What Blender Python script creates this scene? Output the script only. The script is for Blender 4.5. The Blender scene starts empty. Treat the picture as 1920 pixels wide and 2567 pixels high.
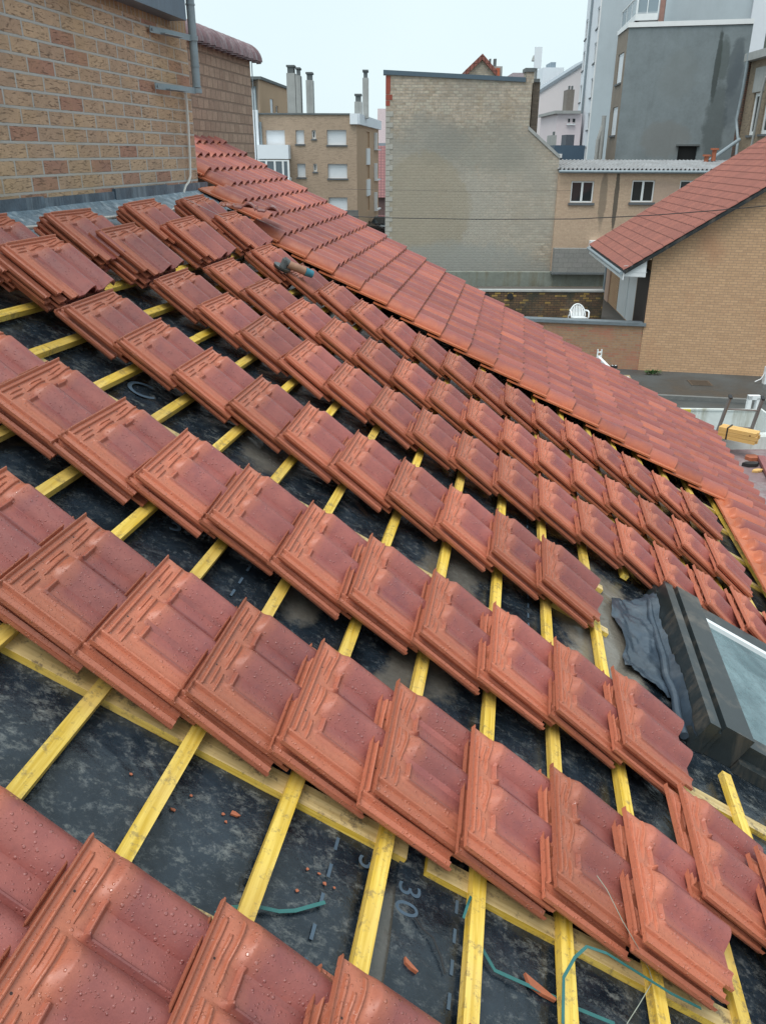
import bpy, bmesh, math, random
from mathutils import Vector, Matrix, noise
random.seed(7)
SC = bpy.context.scene; COL = SC.collection
R_ = math.radians
# ---------------------------------------------------------------- camera model
F_PX, CX, CY = 2018.26, 960.0, 1283.5          # focal length in photo pixels, principal point
PITCH, ROLL = R_(24.01), R_(0.25)
CAM = Vector((0, 0, 6.5))
_f = Vector((0, math.cos(PITCH), -math.sin(PITCH))); _r = Vector((1, 0, 0)); _u = _r.cross(_f)
RT = _r*math.cos(ROLL)+_u*math.sin(ROLL); UP = -_r*math.sin(ROLL)+_u*math.cos(ROLL); FW = _f
def ray(px, py): return (RT*((px-CX)/F_PX)-UP*((py-CY)/F_PX)+FW)
def hit(px, py, p, n):
    d = ray(px, py); return CAM+d*((p-CAM).dot(n)/d.dot(n))
def atY(px, py, Y): d = ray(px, py); return CAM+d*(Y/d.y)
def atZ(px, py, z): d = ray(px, py); return CAM+d*((z-CAM.z)/d.z)
# ---------------------------------------------------------------- roof frame (unit = one tile course)
G = 0.30
P0 = Vector((-3.83234592, 26.98248978, -2.50936413))
U = Vector((0.15578539, 0.98779093, 0.0)); V = Vector((0.87296914, -0.13767674, -0.4679423)); N = Vector((0.46222916, -0.07289857, 0.88375902))
def RP(u, v, h=0.0): return CAM+(P0+U*u+V*v+N*h)*G
def deck(px, py, h=0.0):
    d = ray(px, py); o = P0+N*h; X = d*(o.dot(N)/d.dot(N))-o
    return X.dot(U), X.dot(V)
def bat(k, u):
    t = -u/18; return 5.25+k-.35*t+.086*k*t
# ---------------------------------------------------------------- mesh helpers
class MB:
    def __init__(s): s.v = []; s.f = []; s.uv = {}; s.mi = []; s.cur = 0
    def add(s, vs, fs, uvs=None):
        o = len(s.v); s.v += [Vector(q) for q in vs]
        for i, f in enumerate(fs):
            if uvs: s.uv[len(s.f)] = uvs[i]
            s.f.append([o+j for j in f]); s.mi.append(s.cur)
        return s
    def quad(s, a, b, c, d): return s.add([a, b, c, d], [[0, 1, 2, 3]])
    def obox(s, o, ax, ay, az):
        o, ax, ay, az = map(Vector, (o, ax, ay, az))
        vs = [o, o+ax, o+ax+ay, o+ay, o+az, o+ax+az, o+ax+ay+az, o+ay+az]
        fs = [[0, 3, 2, 1], [4, 5, 6, 7], [0, 1, 5, 4], [1, 2, 6, 5], [2, 3, 7, 6], [3, 0, 4, 7]]
        if ax.cross(ay).dot(az) < 0: fs = [f[::-1] for f in fs]
        return s.add(vs, fs)
    def box(s, x0, y0, z0, x1, y1, z1): return s.obox((x0, y0, z0), (x1-x0, 0, 0), (0, y1-y0, 0), (0, 0, z1-z0))
    def prism(s, poly, d):                      # planar polygon extruded by vector d
        n = len(poly); d = Vector(d); vs = [Vector(q) for q in poly]+[Vector(q)+d for q in poly]
        nn = Vector((0, 0, 0))
        for i in range(n): nn += vs[i].cross(vs[(i+1) % n])
        fs = [list(range(n)), [n+i for i in reversed(range(n))]]+[[i, i+n, (i+1) % n+n, (i+1) % n] for i in range(n)]
        if nn.dot(d) > 0: fs = [f[::-1] for f in fs]
        return s.add(vs, fs)
    def tube(s, pts, r, n=8, cap=True, r2=None):
        pts = [Vector(q) for q in pts]; o = len(s.v); m = len(pts); prev = None
        for i, p in enumerate(pts):
            t = (pts[min(i+1, m-1)]-pts[max(i-1, 0)]).normalized()
            a = t.orthogonal().normalized() if prev is None else (prev-t*prev.dot(t)).normalized()
            prev = a; b = t.cross(a); rr = r if r2 is None else r+(r2-r)*i/(m-1)
            for j in range(n):
                an = 2*math.pi*j/n; s.v.append(p+(a*math.cos(an)+b*math.sin(an))*rr)
        for i in range(m-1):
            for j in range(n):
                s.f.append([o+i*n+j, o+i*n+(j+1) % n, o+(i+1)*n+(j+1) % n, o+(i+1)*n+j]); s.mi.append(s.cur)
        if cap:
            s.f.append([o+j for j in reversed(range(n))]); s.mi.append(s.cur)
            s.f.append([o+(m-1)*n+j for j in range(n)]); s.mi.append(s.cur)
        return s
    def mesh(s, name, mats, origin=Vector((0, 0, 0)), smooth=None):
        me = bpy.data.meshes.new(name); me.from_pydata([tuple(q-origin) for q in s.v], [], s.f)
        if not isinstance(mats, (list, tuple)): mats = [mats]
        for m in mats: me.materials.append(m)
        uvl = me.uv_layers.new(name='UVMap')
        for p in me.polygons:
            p.material_index = min(s.mi[p.index], len(mats)-1)
            cu = s.uv.get(p.index)
            if cu is None:
                n = p.normal; t = Vector((0, 0, 1)).cross(n) if abs(n.z) < .995 else Vector((1, 0, 0))
                t.normalize(); ss = n.cross(t)
                for li in p.loop_indices:
                    c = me.vertices[me.loops[li].vertex_index].co+origin; uvl.data[li].uv = (c.dot(t), c.dot(ss))
            else:
                for li, q in zip(p.loop_indices, cu): uvl.data[li].uv = q
        if smooth is not None:
            me.polygons.foreach_set('use_smooth', [True]*len(me.polygons)); me.set_sharp_from_angle(angle=R_(smooth))
        return me
def link(name, me, parent=None):
    o = bpy.data.objects.new(name, me); COL.objects.link(o)
    if parent is not None: o.parent = parent
    return o
def root_loc(p):
    v = Vector((0, 0, 0))
    while p is not None: v += p.location; p = p.parent
    return v
def part(name, mb, mats, parent=None, smooth=None, label=None):
    o = link(name, mb.mesh(name, mats, root_loc(parent), smooth), parent)
    if label: o['label'] = label
    return o
def tag(o, label=None, cat=None, group=None, kind=None):
    if label: o['label'] = label
    if cat: o['category'] = cat
    if group: o['group'] = group
    if kind: o['kind'] = kind
    return o
def thing(name, loc, label, cat, group=None):
    o = link(name, None); o.location = loc; return tag(o, label, cat, group)
def solo(name, mb, mats, label, cat, group=None, smooth=None, loc=None):
    loc = Vector(loc) if loc is not None else sum(mb.v, Vector((0, 0, 0)))/len(mb.v)
    o = link(name, mb.mesh(name, mats, loc, smooth)); o.location = loc; return tag(o, label, cat, group)
def struct(name, mb, mats, smooth=None):
    o = link(name, mb.mesh(name, mats, Vector((0, 0, 0)), smooth)); o['kind'] = 'structure'; return o
# ---------------------------------------------------------------- materials
class NT:
    def __init__(s, name):
        s.m = bpy.data.materials.new(name); s.m.use_nodes = True; s.n = s.m.node_tree.nodes; s.l = s.m.node_tree.links
        s.b = s.n['Principled BSDF']
    def add(s, t, **k):
        n = s.n.new(t)
        for a, v in k.items():
            if a.startswith('_'): setattr(n, a[1:], v)
            else: s.set(n, a.replace('__', ' '), v)
        return n
    def set(s, n, a, v):
        i = n.inputs[a] if not a.isdigit() else n.inputs[int(a)]
        if hasattr(v, 'links') or isinstance(v, bpy.types.NodeSocket): s.l.new(v, i)
        else: i.default_value = v
    def co(s, kind='Object', scale=None, rot=None):
        c = s.n.new('ShaderNodeTexCoord').outputs[kind]
        if scale is None and rot is None: return c
        m = s.n.new('ShaderNodeMapping'); s.l.new(c, m.inputs[0])
        if scale is not None: m.inputs['Scale'].default_value = scale
        if rot is not None: m.inputs['Rotation'].default_value = rot
        return m.outputs[0]
    def noise(s, vec, scale, detail=4, rough=.55, dist=0.0, out='Fac'):
        n = s.add('ShaderNodeTexNoise', Vector=vec, Scale=scale, Detail=detail, Roughness=rough, Distortion=dist); return n.outputs[out]
    def ramp(s, fac, stops, interp='LINEAR'):
        n = s.n.new('ShaderNodeValToRGB'); s.l.new(fac, n.inputs[0]); n.color_ramp.interpolation = interp
        e = n.color_ramp.elements
        while len(e) < len(stops): e.new(.5)
        for q, (p, c) in zip(e, stops):
            q.position = p; q.color = (c, c, c, 1) if isinstance(c, (int, float)) else (*c, 1)
        return n.outputs[0]
    def mix(s, f, a, b, mode='MIX'):
        n = s.n.new('ShaderNodeMix'); n.data_type = 'RGBA'; n.blend_type = mode
        for i, v in ((0, f), (6, a), (7, b)):
            if isinstance(v, bpy.types.NodeSocket): s.l.new(v, n.inputs[i])
            elif i == 0: n.inputs[0].default_value = v
            else: n.inputs[i].default_value = (*v, 1)
        return n.outputs[2]
    def math(s, op, a, b=0.0, c=0.0, clamp=False):
        n = s.n.new('ShaderNodeMath'); n.operation = op; n.use_clamp = clamp
        for i, v in enumerate((a, b, c)):
            if isinstance(v, bpy.types.NodeSocket): s.l.new(v, n.inputs[i])
            else: n.inputs[i].default_value = v
        return n.outputs[0]
    def bump(s, h, strength=.3, dist=.01, nrm=None):
        n = s.n.new('ShaderNodeBump'); n.inputs['Strength'].default_value = strength; n.inputs['Distance'].default_value = dist
        s.l.new(h, n.inputs['Height'])
        if nrm is not None: s.l.new(nrm, n.inputs['Normal'])
        return n.outputs[0]
    def fin(s, col=None, rough=None, nrm=None, metal=None, spec=None):
        for k, v in (('Base Color', col), ('Roughness', rough), ('Normal', nrm), ('Metallic', metal), ('Specular IOR Level', spec)):
            if v is None: continue
            if isinstance(v, bpy.types.NodeSocket): s.l.new(v, s.b.inputs[k])
            elif k == 'Base Color': s.b.inputs[k].default_value = (*v, 1)
            else: s.b.inputs[k].default_value = v
        return s.m
def plain(name, c, rough=.6, var=.25, scale=6.0, bump=.15, metal=0.0, stain=None):
    t = NT(name); o = t.co('Object'); n = t.noise(o, scale, 6, .65); n2 = t.noise(o, scale*7, 3)
    f = t.math('ADD', t.math('MULTIPLY', n, .7), t.math('MULTIPLY', n2, .3))
    col = t.mix(t.ramp(f, [(.3, 0), (.72, 1)]), tuple(x*(1-var) for x in c), tuple(min(1, x*(1+var*.6)) for x in c))
    if stain: col = t.mix(t.math('MULTIPLY', t.ramp(t.noise(t.co('Object', (3, 3, .35)), scale*.35, 5, .7), [(.5, 0), (.72, 1)]), stain[1]), col, stain[0])
    return t.fin(col, rough, t.bump(f, bump, .01) if bump else None, metal)
def clay(name, laid=False):
    """unglazed orange clay at head and channel, purple-red slip on the exposed face; beads of rain"""
    t = NT(name); uv = t.add('ShaderNodeSeparateXYZ', Vector=t.co('UV')); ux, uy = uv.outputs[0], uv.outputs[1]
    ob = t.co('Object'); info = t.n.new('ShaderNodeObjectInfo').outputs['Random']
    if laid:
        at = t.n.new('ShaderNodeAttribute'); at.attribute_name = 'tone'; info = at.outputs['Fac']
    offv = t.add('ShaderNodeCombineXYZ', X=t.math('MULTIPLY', info, 37.0), Y=t.math('MULTIPLY', info, 91.0), Z=0.0).outputs[0]
    va = t.n.new('ShaderNodeVectorMath'); t.l.new(ob, va.inputs[0]); t.l.new(offv, va.inputs[1]); P = va.outputs[0]
    if laid: P = ob
    n1 = t.noise(P, 9.0, 5, .6); n2 = t.noise(P, 30.0, 4, .7); n3 = t.noise(P, 3.0, 2, .5); fine = t.noise(P, 260.0, 3, .7)
    w = t.math('MULTIPLY', t.math('SUBTRACT', n1, .5), .22)
    mx = t.math('MULTIPLY', t.math('SUBTRACT', t.math('ADD', ux, w), .17), 6.0, clamp=True)
    my = t.math('MULTIPLY', t.math('SUBTRACT', t.math('ADD', uy, w), .19), 6.0, clamp=True)
    face = t.math('MULTIPLY', mx, my)
    face = t.math('MULTIPLY', face, t.ramp(n3, [(.2, .8), (.5, 1.0)]))
    og = t.mix(n2, (.36, .108, .062), (.47, .158, .090)); pu = t.mix(t.ramp(n1, [(.3, 0), (.7, 1)]), (.215, .063, .058), (.305, .094, .078))
    pu = t.mix(t.math('MULTIPLY', t.ramp(t.noise(P, 5.0, 4, .7), [(.55, 0), (.72, 1)]), .6), pu, (.17, .060, .070))
    if laid:
        og = t.mix(n2, (.40, .115, .055), (.52, .16, .075)); pu = t.mix(t.ramp(t.noise(t.co('UV', (1, 1, 1)), 2.0, 2), [(.3, 0), (.7, 1)]), (.23, .070, .064), (.28, .085, .072))
        pu = t.mix(t.ramp(info, [(0, 0), (.6, .1), (1, .55)]), pu, (.42, .135, .085))
        pu = t.mix(t.math('MULTIPLY', t.ramp(t.noise(ob, 7.0, 3, .6), [(.45, 0), (.68, 1)]), .5), pu, (.26, .095, .095))
    col = t.mix(face, og, pu)
    if not laid:
        for hx, hy in ((.33, .09), (.76, .09)):
            dx = t.math('MULTIPLY', t.math('SUBTRACT', ux, hx), 1.27); dy = t.math('SUBTRACT', uy, hy); dd = t.math('ADD', t.math('MULTIPLY', dx, dx), t.math('MULTIPLY', dy, dy))
            col = t.mix(t.math('LESS_THAN', dd, .00006), col, (.04, .015, .01))
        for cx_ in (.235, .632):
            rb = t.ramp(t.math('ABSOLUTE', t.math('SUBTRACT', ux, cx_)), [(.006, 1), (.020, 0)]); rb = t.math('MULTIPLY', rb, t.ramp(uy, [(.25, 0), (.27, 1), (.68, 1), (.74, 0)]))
            col = t.mix(t.math('MULTIPLY', rb, .55), col, (.15, .05, .05))  # shading along the two ribs, painted into the clay colour as darker purple
    br = t.math('ADD', t.math('MULTIPLY', info, .34), .83); 
    cb = t.add('ShaderNodeCombineXYZ', X=br, Y=br, Z=br).outputs[0]
    col = t.mix(1.0, col, cb, 'MULTIPLY')
    sp = t.math('ADD', t.math('MULTIPLY', t.math('ADD', fine, t.noise(P, 70.0, 4, .75)), .32), .68); cs_ = t.add('ShaderNodeCombineXYZ', X=sp, Y=sp, Z=sp).outputs[0]; col = t.mix(1.0, col, cs_, 'MULTIPLY')
    if laid: return t.fin(col, t.ramp(n1, [(.3, .38), (.7, .6)]), t.bump(n2, .15, .004), spec=.4)
    # rain beads, two sizes
    def beads(scale, dens):
        vo = t.n.new('ShaderNodeTexVoronoi'); vo.feature = 'F1'; vo.inputs['Scale'].default_value = scale; t.l.new(P, vo.inputs['Vector'])
        rnd = t.add('ShaderNodeSeparateColor', Color=vo.outputs['Color']).outputs[0]
        rad = t.math('MULTIPLY', t.math('MAXIMUM', t.math('SUBTRACT', rnd, 1-dens), 0.0), .42/dens)
        return t.math('MINIMUM', t.math('MULTIPLY', t.math('MAXIMUM', t.math('SUBTRACT', rad, vo.outputs['Distance']), 0.0), 7.0), 1.0)
    b1 = beads(75.0, .7); b2 = beads(140.0, .75); bd = t.math('MAXIMUM', b1, t.math('MULTIPLY', b2, .7))
    rough = t.math('SUBTRACT', t.ramp(n1, [(.3, .34), (.7, .55)]), t.math('MULTIPLY', bd, .26))
    nb = t.bump(t.math('ADD', t.math('MULTIPLY', n2, .25), t.math('MULTIPLY', fine, .28)), .45, .004)
    t.l.new(bd, t.b.inputs['Coat Weight']); t.b.inputs['Coat Roughness'].default_value = .04; t.l.new(t.bump(bd, 1.0, .006, nb), t.b.inputs['Coat Normal'])
    return t.fin(col, rough, t.bump(bd, .6, .0035, nb), spec=.5)
def wood(name, c1, c2, dirt=.5, axis=(.4, 22, 22)):
    t = NT(name); uv = t.co('UV', (3.0, 60.0, 1)); g = t.noise(uv, 1.0, 5, .6, .4); ob = t.co('Object')
    b = t.noise(ob, 2.2, 4, .6); col = t.mix(t.ramp(g, [(.38, 0), (.62, 1)]), c1, c2)
    inf = t.n.new('ShaderNodeObjectInfo').outputs['Random']
    col = t.mix(t.math('MULTIPLY', t.ramp(b, [(.42, 0), (.7, 1)]), .55), col, (.62, .42, .16))
    d = t.ramp(t.noise(ob, 19.0, 6, .8), [(.53, 0), (.62, 1)])
    col = t.mix(t.math('MULTIPLY', d, dirt), col, (.16, .12, .075))
    vo = t.n.new('ShaderNodeTexVoronoi'); vo.inputs['Scale'].default_value = 3.1; t.l.new(ob, vo.inputs['Vector'])
    col = t.mix(t.ramp(vo.outputs['Distance'], [(.03, 1), (.055, 0)]), col, (.20, .09, .03))
    br = t.math('ADD', t.math('MULTIPLY', inf, .3), .8); cb = t.add('ShaderNodeCombineXYZ', X=br, Y=br, Z=br).outputs[0]
    col = t.mix(1.0, col, cb, 'MULTIPLY')
    return t.fin(col, .5, t.bump(g, .3, .003))
def brick(name, c1, c2, c3, mortar, bw, bh, ms, rot=False, bump=.5, stain=None, gouge=0.0, off=.5, red=.5, smooth=.12):
    t = NT(name); uv = t.co('UV', None if not rot else (1, 1, 1), None if not rot else (0, 0, R_(90)))
    wob = t.noise(uv, 2.5/bh, 3, .6, out='Color'); vm = t.n.new('ShaderNodeVectorMath'); vm.operation = 'MULTIPLY_ADD'
    t.l.new(wob, vm.inputs[0]); vm.inputs[1].default_value = (bh*.07,)*3; t.l.new(uv, vm.inputs[2])
    def bt(ca, cb, cm, bias=0.0):
        b = t.n.new('ShaderNodeTexBrick'); t.l.new(vm.outputs[0], b.inputs['Vector']); b.offset = off
        b.inputs['Color1'].default_value = (*ca, 1); b.inputs['Color2'].default_value = (*cb, 1); b.inputs['Mortar'].default_value = (*cm, 1)
        b.inputs['Scale'].default_value = 1.0; b.inputs['Mortar Size'].default_value = ms/2; b.inputs['Mortar Smooth'].default_value = smooth
        b.inputs['Bias'].default_value = bias; b.inputs['Brick Width'].default_value = bw; b.inputs['Row Height'].default_value = bh; return b
    base = bt(c1, c2, mortar); rnd = bt((0, 0, 0), (1, 1, 1), (0, 0, 0))
    g = t.add('ShaderNodeSeparateColor', Color=rnd.outputs['Color']).outputs[0]
    col = t.mix(t.math('MULTIPLY', t.ramp(g, [(.80, 0), (.84, 1)]), red), base.outputs['Color'], c3)
    ob = t.co('UV'); n = t.noise(ob, 12.0, 5, .65); sh = t.math('ADD', t.math('MULTIPLY', n, .7), .66)
    cb = t.add('ShaderNodeCombineXYZ', X=sh, Y=sh, Z=sh).outputs[0]
    isb = t.math('SUBTRACT', 1.0, base.outputs['Fac'])
    col = t.mix(isb, col, t.mix(1.0, col, cb, 'MULTIPLY'))
    h = t.math('MULTIPLY', isb, .8); h = t.math('ADD', h, t.math('MULTIPLY', t.noise(ob, 60.0, 4, .7), .35))
    if gouge:
        gg = t.noise(t.co('UV', (14, 75, 1), (0, 0, R_(-4))), 1.0, 3, .6, 1.2); gm = t.math('MULTIPLY', t.ramp(gg, [(.58, 0), (.66, 1)]), t.math('MULTIPLY', isb, gouge))
        col = t.mix(gm, col, tuple(x*.28 for x in c1)); h = t.math('SUBTRACT', h, t.math('MULTIPLY', gm, .7))
    if stain:
        for (sc, cc, am, lo, hi) in stain:
            q = t.ramp(t.noise(t.co('UV', sc), 1.0, 5, .65), [(lo, 0), (hi, 1)]); col = t.mix(t.math('MULTIPLY', q, am), col, cc)
    return t.fin(col, .82, t.bump(h, bump, .012))
def glassy(name, c, rough=.08): return NT(name).fin(c, rough, spec=.8)
# ================================================================ materials used
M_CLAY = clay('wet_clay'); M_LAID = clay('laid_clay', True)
M_BAT = wood('treated_batten', (.58, .37, .03), (.79, .57, .12), .6)
M_CBAT = wood('old_batten', (.46, .33, .14), (.64, .49, .24), .85)
M_LUMB = wood('lumber', (.62, .36, .11), (.74, .46, .17), .15)
M_WHITE = plain('white_paint', (.74, .76, .77), .5, .06, 3, .05)
M_WHITE_D = plain('weathered_white', (.62, .65, .63), .6, .12, 3, .1, stain=((.24, .22, .14), .75))
M_LEAD = plain('lead', (.19, .26, .32), .35, .6, 12, .9, stain=((.55, .61, .65), .9))
M_LEAD2 = plain('lead_dark', (.045, .065, .09), .28, .5, 4, .3, stain=((.13, .15, .17), .5))
M_ZINC = plain('zinc', (.24, .29, .32), .42, .2, 8, .1)
M_DARKMET = plain('dark_metal', (.022, .029, .032), .33, .3, 5, .12, stain=((.17, .14, .11), .6))
M_BLACK = plain('black_plastic', (.02, .02, .022), .5, .1)
M_CABLE = plain('white_cable', (.72, .70, .66), .5, .05)
M_GLASS = glassy('window_glass', (.025, .032, .036))
M_PVC = plain('white_frame', (.76, .79, .80), .4, .04, 2, 0)
M_SHUT = plain('white_shutter', (.72, .76, .80), .5, .05, 2, .02)
M_STRAP = plain('green_strap', (.03, .14, .135), .35, .15, 20, 0)
M_CONC = plain('concrete', (.36, .37, .36), .85, .18, 2, .2, stain=((.20, .21, .21), .6))
M_CONC_D = plain('dark_concrete', (.13, .145, .15), .85, .3, 2, .2)
M_W1 = brick('rustic_brick', (.53, .355, .23), (.41, .265, .185), (.40, .20, .14), (.45, .44, .42), .335, .1025, .018, gouge=.6, bump=.9, red=.85,
             stain=[((1.2, 2.2, 1), (.17, .13, .09), .45, .52, .75), ((.9, .9, 1), (.52, .33, .15), .35, .5, .7)])
M_SOLD = brick('soldier_brick', (.40, .25, .13), (.30, .18, .10), (.36, .20, .10), (.33, .32, .30), .3, .075, .012, rot=True, gouge=.6, off=0)
M_W2 = brick('brown_brick', (.42, .285, .21), (.36, .235, .175), (.31, .20, .145), (.25, .17, .125), .19, .125, .022, bump=1.0, gouge=.2, red=.4, smooth=.3)

M_LEADU = plain('lead_upstand', (.085, .125, .165), .4, .5, 9, .5, stain=((.30, .36, .40), .6))
# ================================================================ tile
W_, L_ = 1.84, 1.40                                  # in courses
def sst(a, b, x): t = min(1, max(0, (x-a)/(b-a))); return t*t*(3-2*t)
def bumpf(x, c, w, h): d = abs(x-c)/w; return h*max(0, 1-d*d)**.6 if d < 1 else 0
def prof(x):
    z = 0.0
    if x < .125:
        z = -.03; z += bumpf(x, .0, .018, .05)+bumpf(x, .055, .012, .032)+bumpf(x, .115, .014, .048)
    elif x < .385: z = bumpf(x, .235, .018, .05)-(.004 if x < .235 else .012)
    if .385 <= x <= .612: z = -.012+.165*math.sin(math.pi*(x-.385)/.227)**.9
    if .612 < x < .775: z = -.014+bumpf(x, .632, .016, .05)
    if x >= .775: z = -.014+.165*math.sin(math.pi*min(1, (x-.775)/.235))**.85
    return z
def tile_z(x, y):
    face = prof(x)
    if .26 < x < .38 or .625 <= x < .795: face += bumpf(y, .262, .016, .045)
    if x > .125:
        b = bumpf(y, .0, .022, .04)+bumpf(y, .06, .014, .034)*(x < .93)
        b += bumpf(y, .115, .012, .026)*(1 if (.17 < x < .33 or .42 < x < .60 or .70 < x < .86) else 0)
        b += bumpf(y, .165, .012, .03)*(1 if (.14 < x < .27 or .34 < x < .58 or .66 < x < .95) else 0)
        b += .06*(math.sin(math.pi*(x-.385)/.227) if .385 < x < .612 else 0)*sst(.09, .17, y)+.07*(math.sin(math.pi*(x-.775)/.23) if .775 < x < 1 else 0)*sst(.02, .15, y)
        if .43 < x < .58: b += bumpf(y, .215, .02, .02)
        s = sst(.19, .262, y); return b*(1-s)+face*s
    if x < .125: return face*sst(0, .035, y)+(bumpf(y, 0, .02, .02) if y < .02 else 0)
    return face
XS = [0, .012, .022, .034, .044, .055, .066, .076, .088, .10, .107, .115, .124, .135, .17, .2, .219, .226, .235, .244, .251, .262, .30, .34, .365, .38, .40, .42, .44, .46, .48, .505, .53, .555, .575, .592, .602, .612, .618, .626, .634, .642, .65, .70, .76, .775, .785, .795, .81, .83, .85, .87, .89, .915, .94, .96, .98, .992, 1.0]
YS = [0, .008, .016, .024, .034, .046, .053, .06, .067, .074, .09, .103, .109, .115, .121, .127, .14, .153, .159, .165, .171, .178, .19, .202, .215, .228, .24, .25, .256, .262, .268, .276, .29, .33, .5, .7, .9, .985, 1.0]
def tile_mesh(name, xs, ys, mat, th=.045):
    vs, fs, uvs = [], [], []; nx, ny = len(xs), len(ys)
    for lay in (0, 1):
        for y in ys:
            for x in xs:
                z = tile_z(x, y)
                if lay: z = (z-th) if y > .3 else min(z, 0.02)-th
                vs.append((y*L_*G*(.87 if x < .126 else 1), x*W_*G, z*G))
    def uv(i): i %= nx*ny; return (xs[i % nx], ys[i//nx])
    def q(a, b, c, d): fs.append([a, b, c, d]); uvs.append([uv(a), uv(b), uv(c), uv(d)])
    o = nx*ny
    for j in range(ny-1):
        for i in range(nx-1):
            a = j*nx+i; q(a, a+nx, a+nx+1, a+1); q(o+a, o+a+1, o+a+nx+1, o+a+nx)
    for j in range(ny-1):
        a = j*nx; q(a, o+a, o+a+nx, a+nx); a += nx-1; q(a, a+nx, o+a+nx, o+a)
    for i in range(nx-1):
        a = i; q(a, a+1, o+a+1, o+a); a += (ny-1)*nx; q(a, o+a, o+a+1, a+1)
    mb = MB(); mb.add(vs, fs, uvs); return mb.mesh(name, mat, Vector((0, 0, 0)), 24)
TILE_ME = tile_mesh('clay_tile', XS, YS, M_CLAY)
def tile_matrix(u, v, h, tilt, yaw=0.0, roll=0.0):
    y = U.copy(); x = V*math.cos(tilt)-N*math.sin(tilt); z = x.cross(y)
    m = Matrix((x, y, z)).transposed().to_4x4(); m.translation = RP(u, v, h)
    return m @ Matrix.Rotation(yaw, 4, 'Z') @ Matrix.Rotation(roll, 4, 'X')
ORD = ['zeroth', 'first', 'second', 'third', 'fourth', 'fifth', 'sixth', 'seventh', 'eighth', 'ninth', 'tenth', 'eleventh', 'twelfth', 'thirteenth', 'fourteenth', 'fifteenth', 'sixteenth', 'seventeenth', 'eighteenth', 'nineteenth']
rows = [  # (row phrase, [(u_near, k, h, tiles)])
 ('row beside the finished tiling', [(-3.5, -6.8, .60, 4), (-3.15, -5.9, .60, 4), (-3.55, -4.5, .36, 3)]+[(-3.45-.045*(m+3), m-.40, .31, 2) for m in range(-3, 11)]),
 ('second row from the finished tiling', [(-6.75, -6.75, .58, 4), (-6.35, -5.85, .60, 4)]+[(-6.8-.035*(m+4), m-.39, .31, 2) for m in range(-4, 11)]),
 ('third row from the finished tiling', [(-10.3, -6.55, .60, 4), (-9.62, -5.84, .60, 4)]+[(-9.66-.035*(m+4), m-.42, .31, 2) for m in range(-4, 12)]),
 ('fourth row from the finished tiling', [(-13.2, -6.55, .60, 4), (-12.95, -5.77, .60, 4)]+[(-13.28-.01*m, m-.35-.018*max(0, m), .31, 2) for m in range(-4, 6)]),
 ('fifth row from the finished tiling', [(-16.85, m-.33, .31, 2) for m in range(-5, 7)]),
 ('sixth row from the finished tiling', [(-19.95, m-.32-.032*m, .31, 2) for m in range(-2, 7)]+[(-18.9, 6.42, .29, 2), (-19.3, 7.42, .29, 2)]),
 ('row nearest the camera', [(-23.62, m-.34, .33, 2) for m in range(0, 5)])]
def extra(rn, k):
    if rn.startswith('third'): return max(0, k-5.5)*1.9
    if rn.startswith('second'): return max(0, k-7.0)*1.2
    return max(0, k-7.5)*.8 if rn.startswith('row beside') else 0
for rname, lst in rows:
    for si, (u, k, h, n) in enumerate(lst):
        rr = random.Random(hash((round(u, 2), round(k, 2))) & 0xffff)
        tilt = math.asin((.195 if n == 2 else .19))+R_(extra(rname, k)); yw = R_(rr.uniform(-1.3, 1.3))
        for j in range(n):
            du = 0 if j == 0 else rr.uniform(-.13, .03); dk = 0 if j == 0 else rr.uniform(-.11, -.02)
            uu = u+du+(rr.uniform(-.05, .05) if j == 0 else 0); kk = k+dk
            hh = h-j*.112
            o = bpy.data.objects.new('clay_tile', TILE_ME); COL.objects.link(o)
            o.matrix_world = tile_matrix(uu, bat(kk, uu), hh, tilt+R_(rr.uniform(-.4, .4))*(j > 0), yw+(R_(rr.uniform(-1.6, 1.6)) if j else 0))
            nm = {2: ['upper', 'lower'], 3: ['top', 'middle', 'bottom'], 4: ['top', 'second', 'third', 'bottom']}[n][j]
            tag(o, '%s clay tile of the %s stack down, %s' % (nm, ORD[si+1], rname), 'clay tile', 'loose roof tiles stacked on the battens')
# loose tile lying across the laid tiling
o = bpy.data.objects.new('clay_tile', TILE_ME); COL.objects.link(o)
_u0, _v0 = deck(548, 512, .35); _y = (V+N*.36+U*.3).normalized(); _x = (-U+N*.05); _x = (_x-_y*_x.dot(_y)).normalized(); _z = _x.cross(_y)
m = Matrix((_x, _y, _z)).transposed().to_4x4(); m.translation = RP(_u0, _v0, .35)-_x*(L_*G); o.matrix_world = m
tag(o, 'single clay tile lying crosswise on the finished tiling near the wall corner', 'roof tile')

# ================================================================ the house under repair
HOUSE = thing('brick_house', (0, 0, 0), 'brick house in front with its tiled roof half stripped to yellow battens', 'house')
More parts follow.
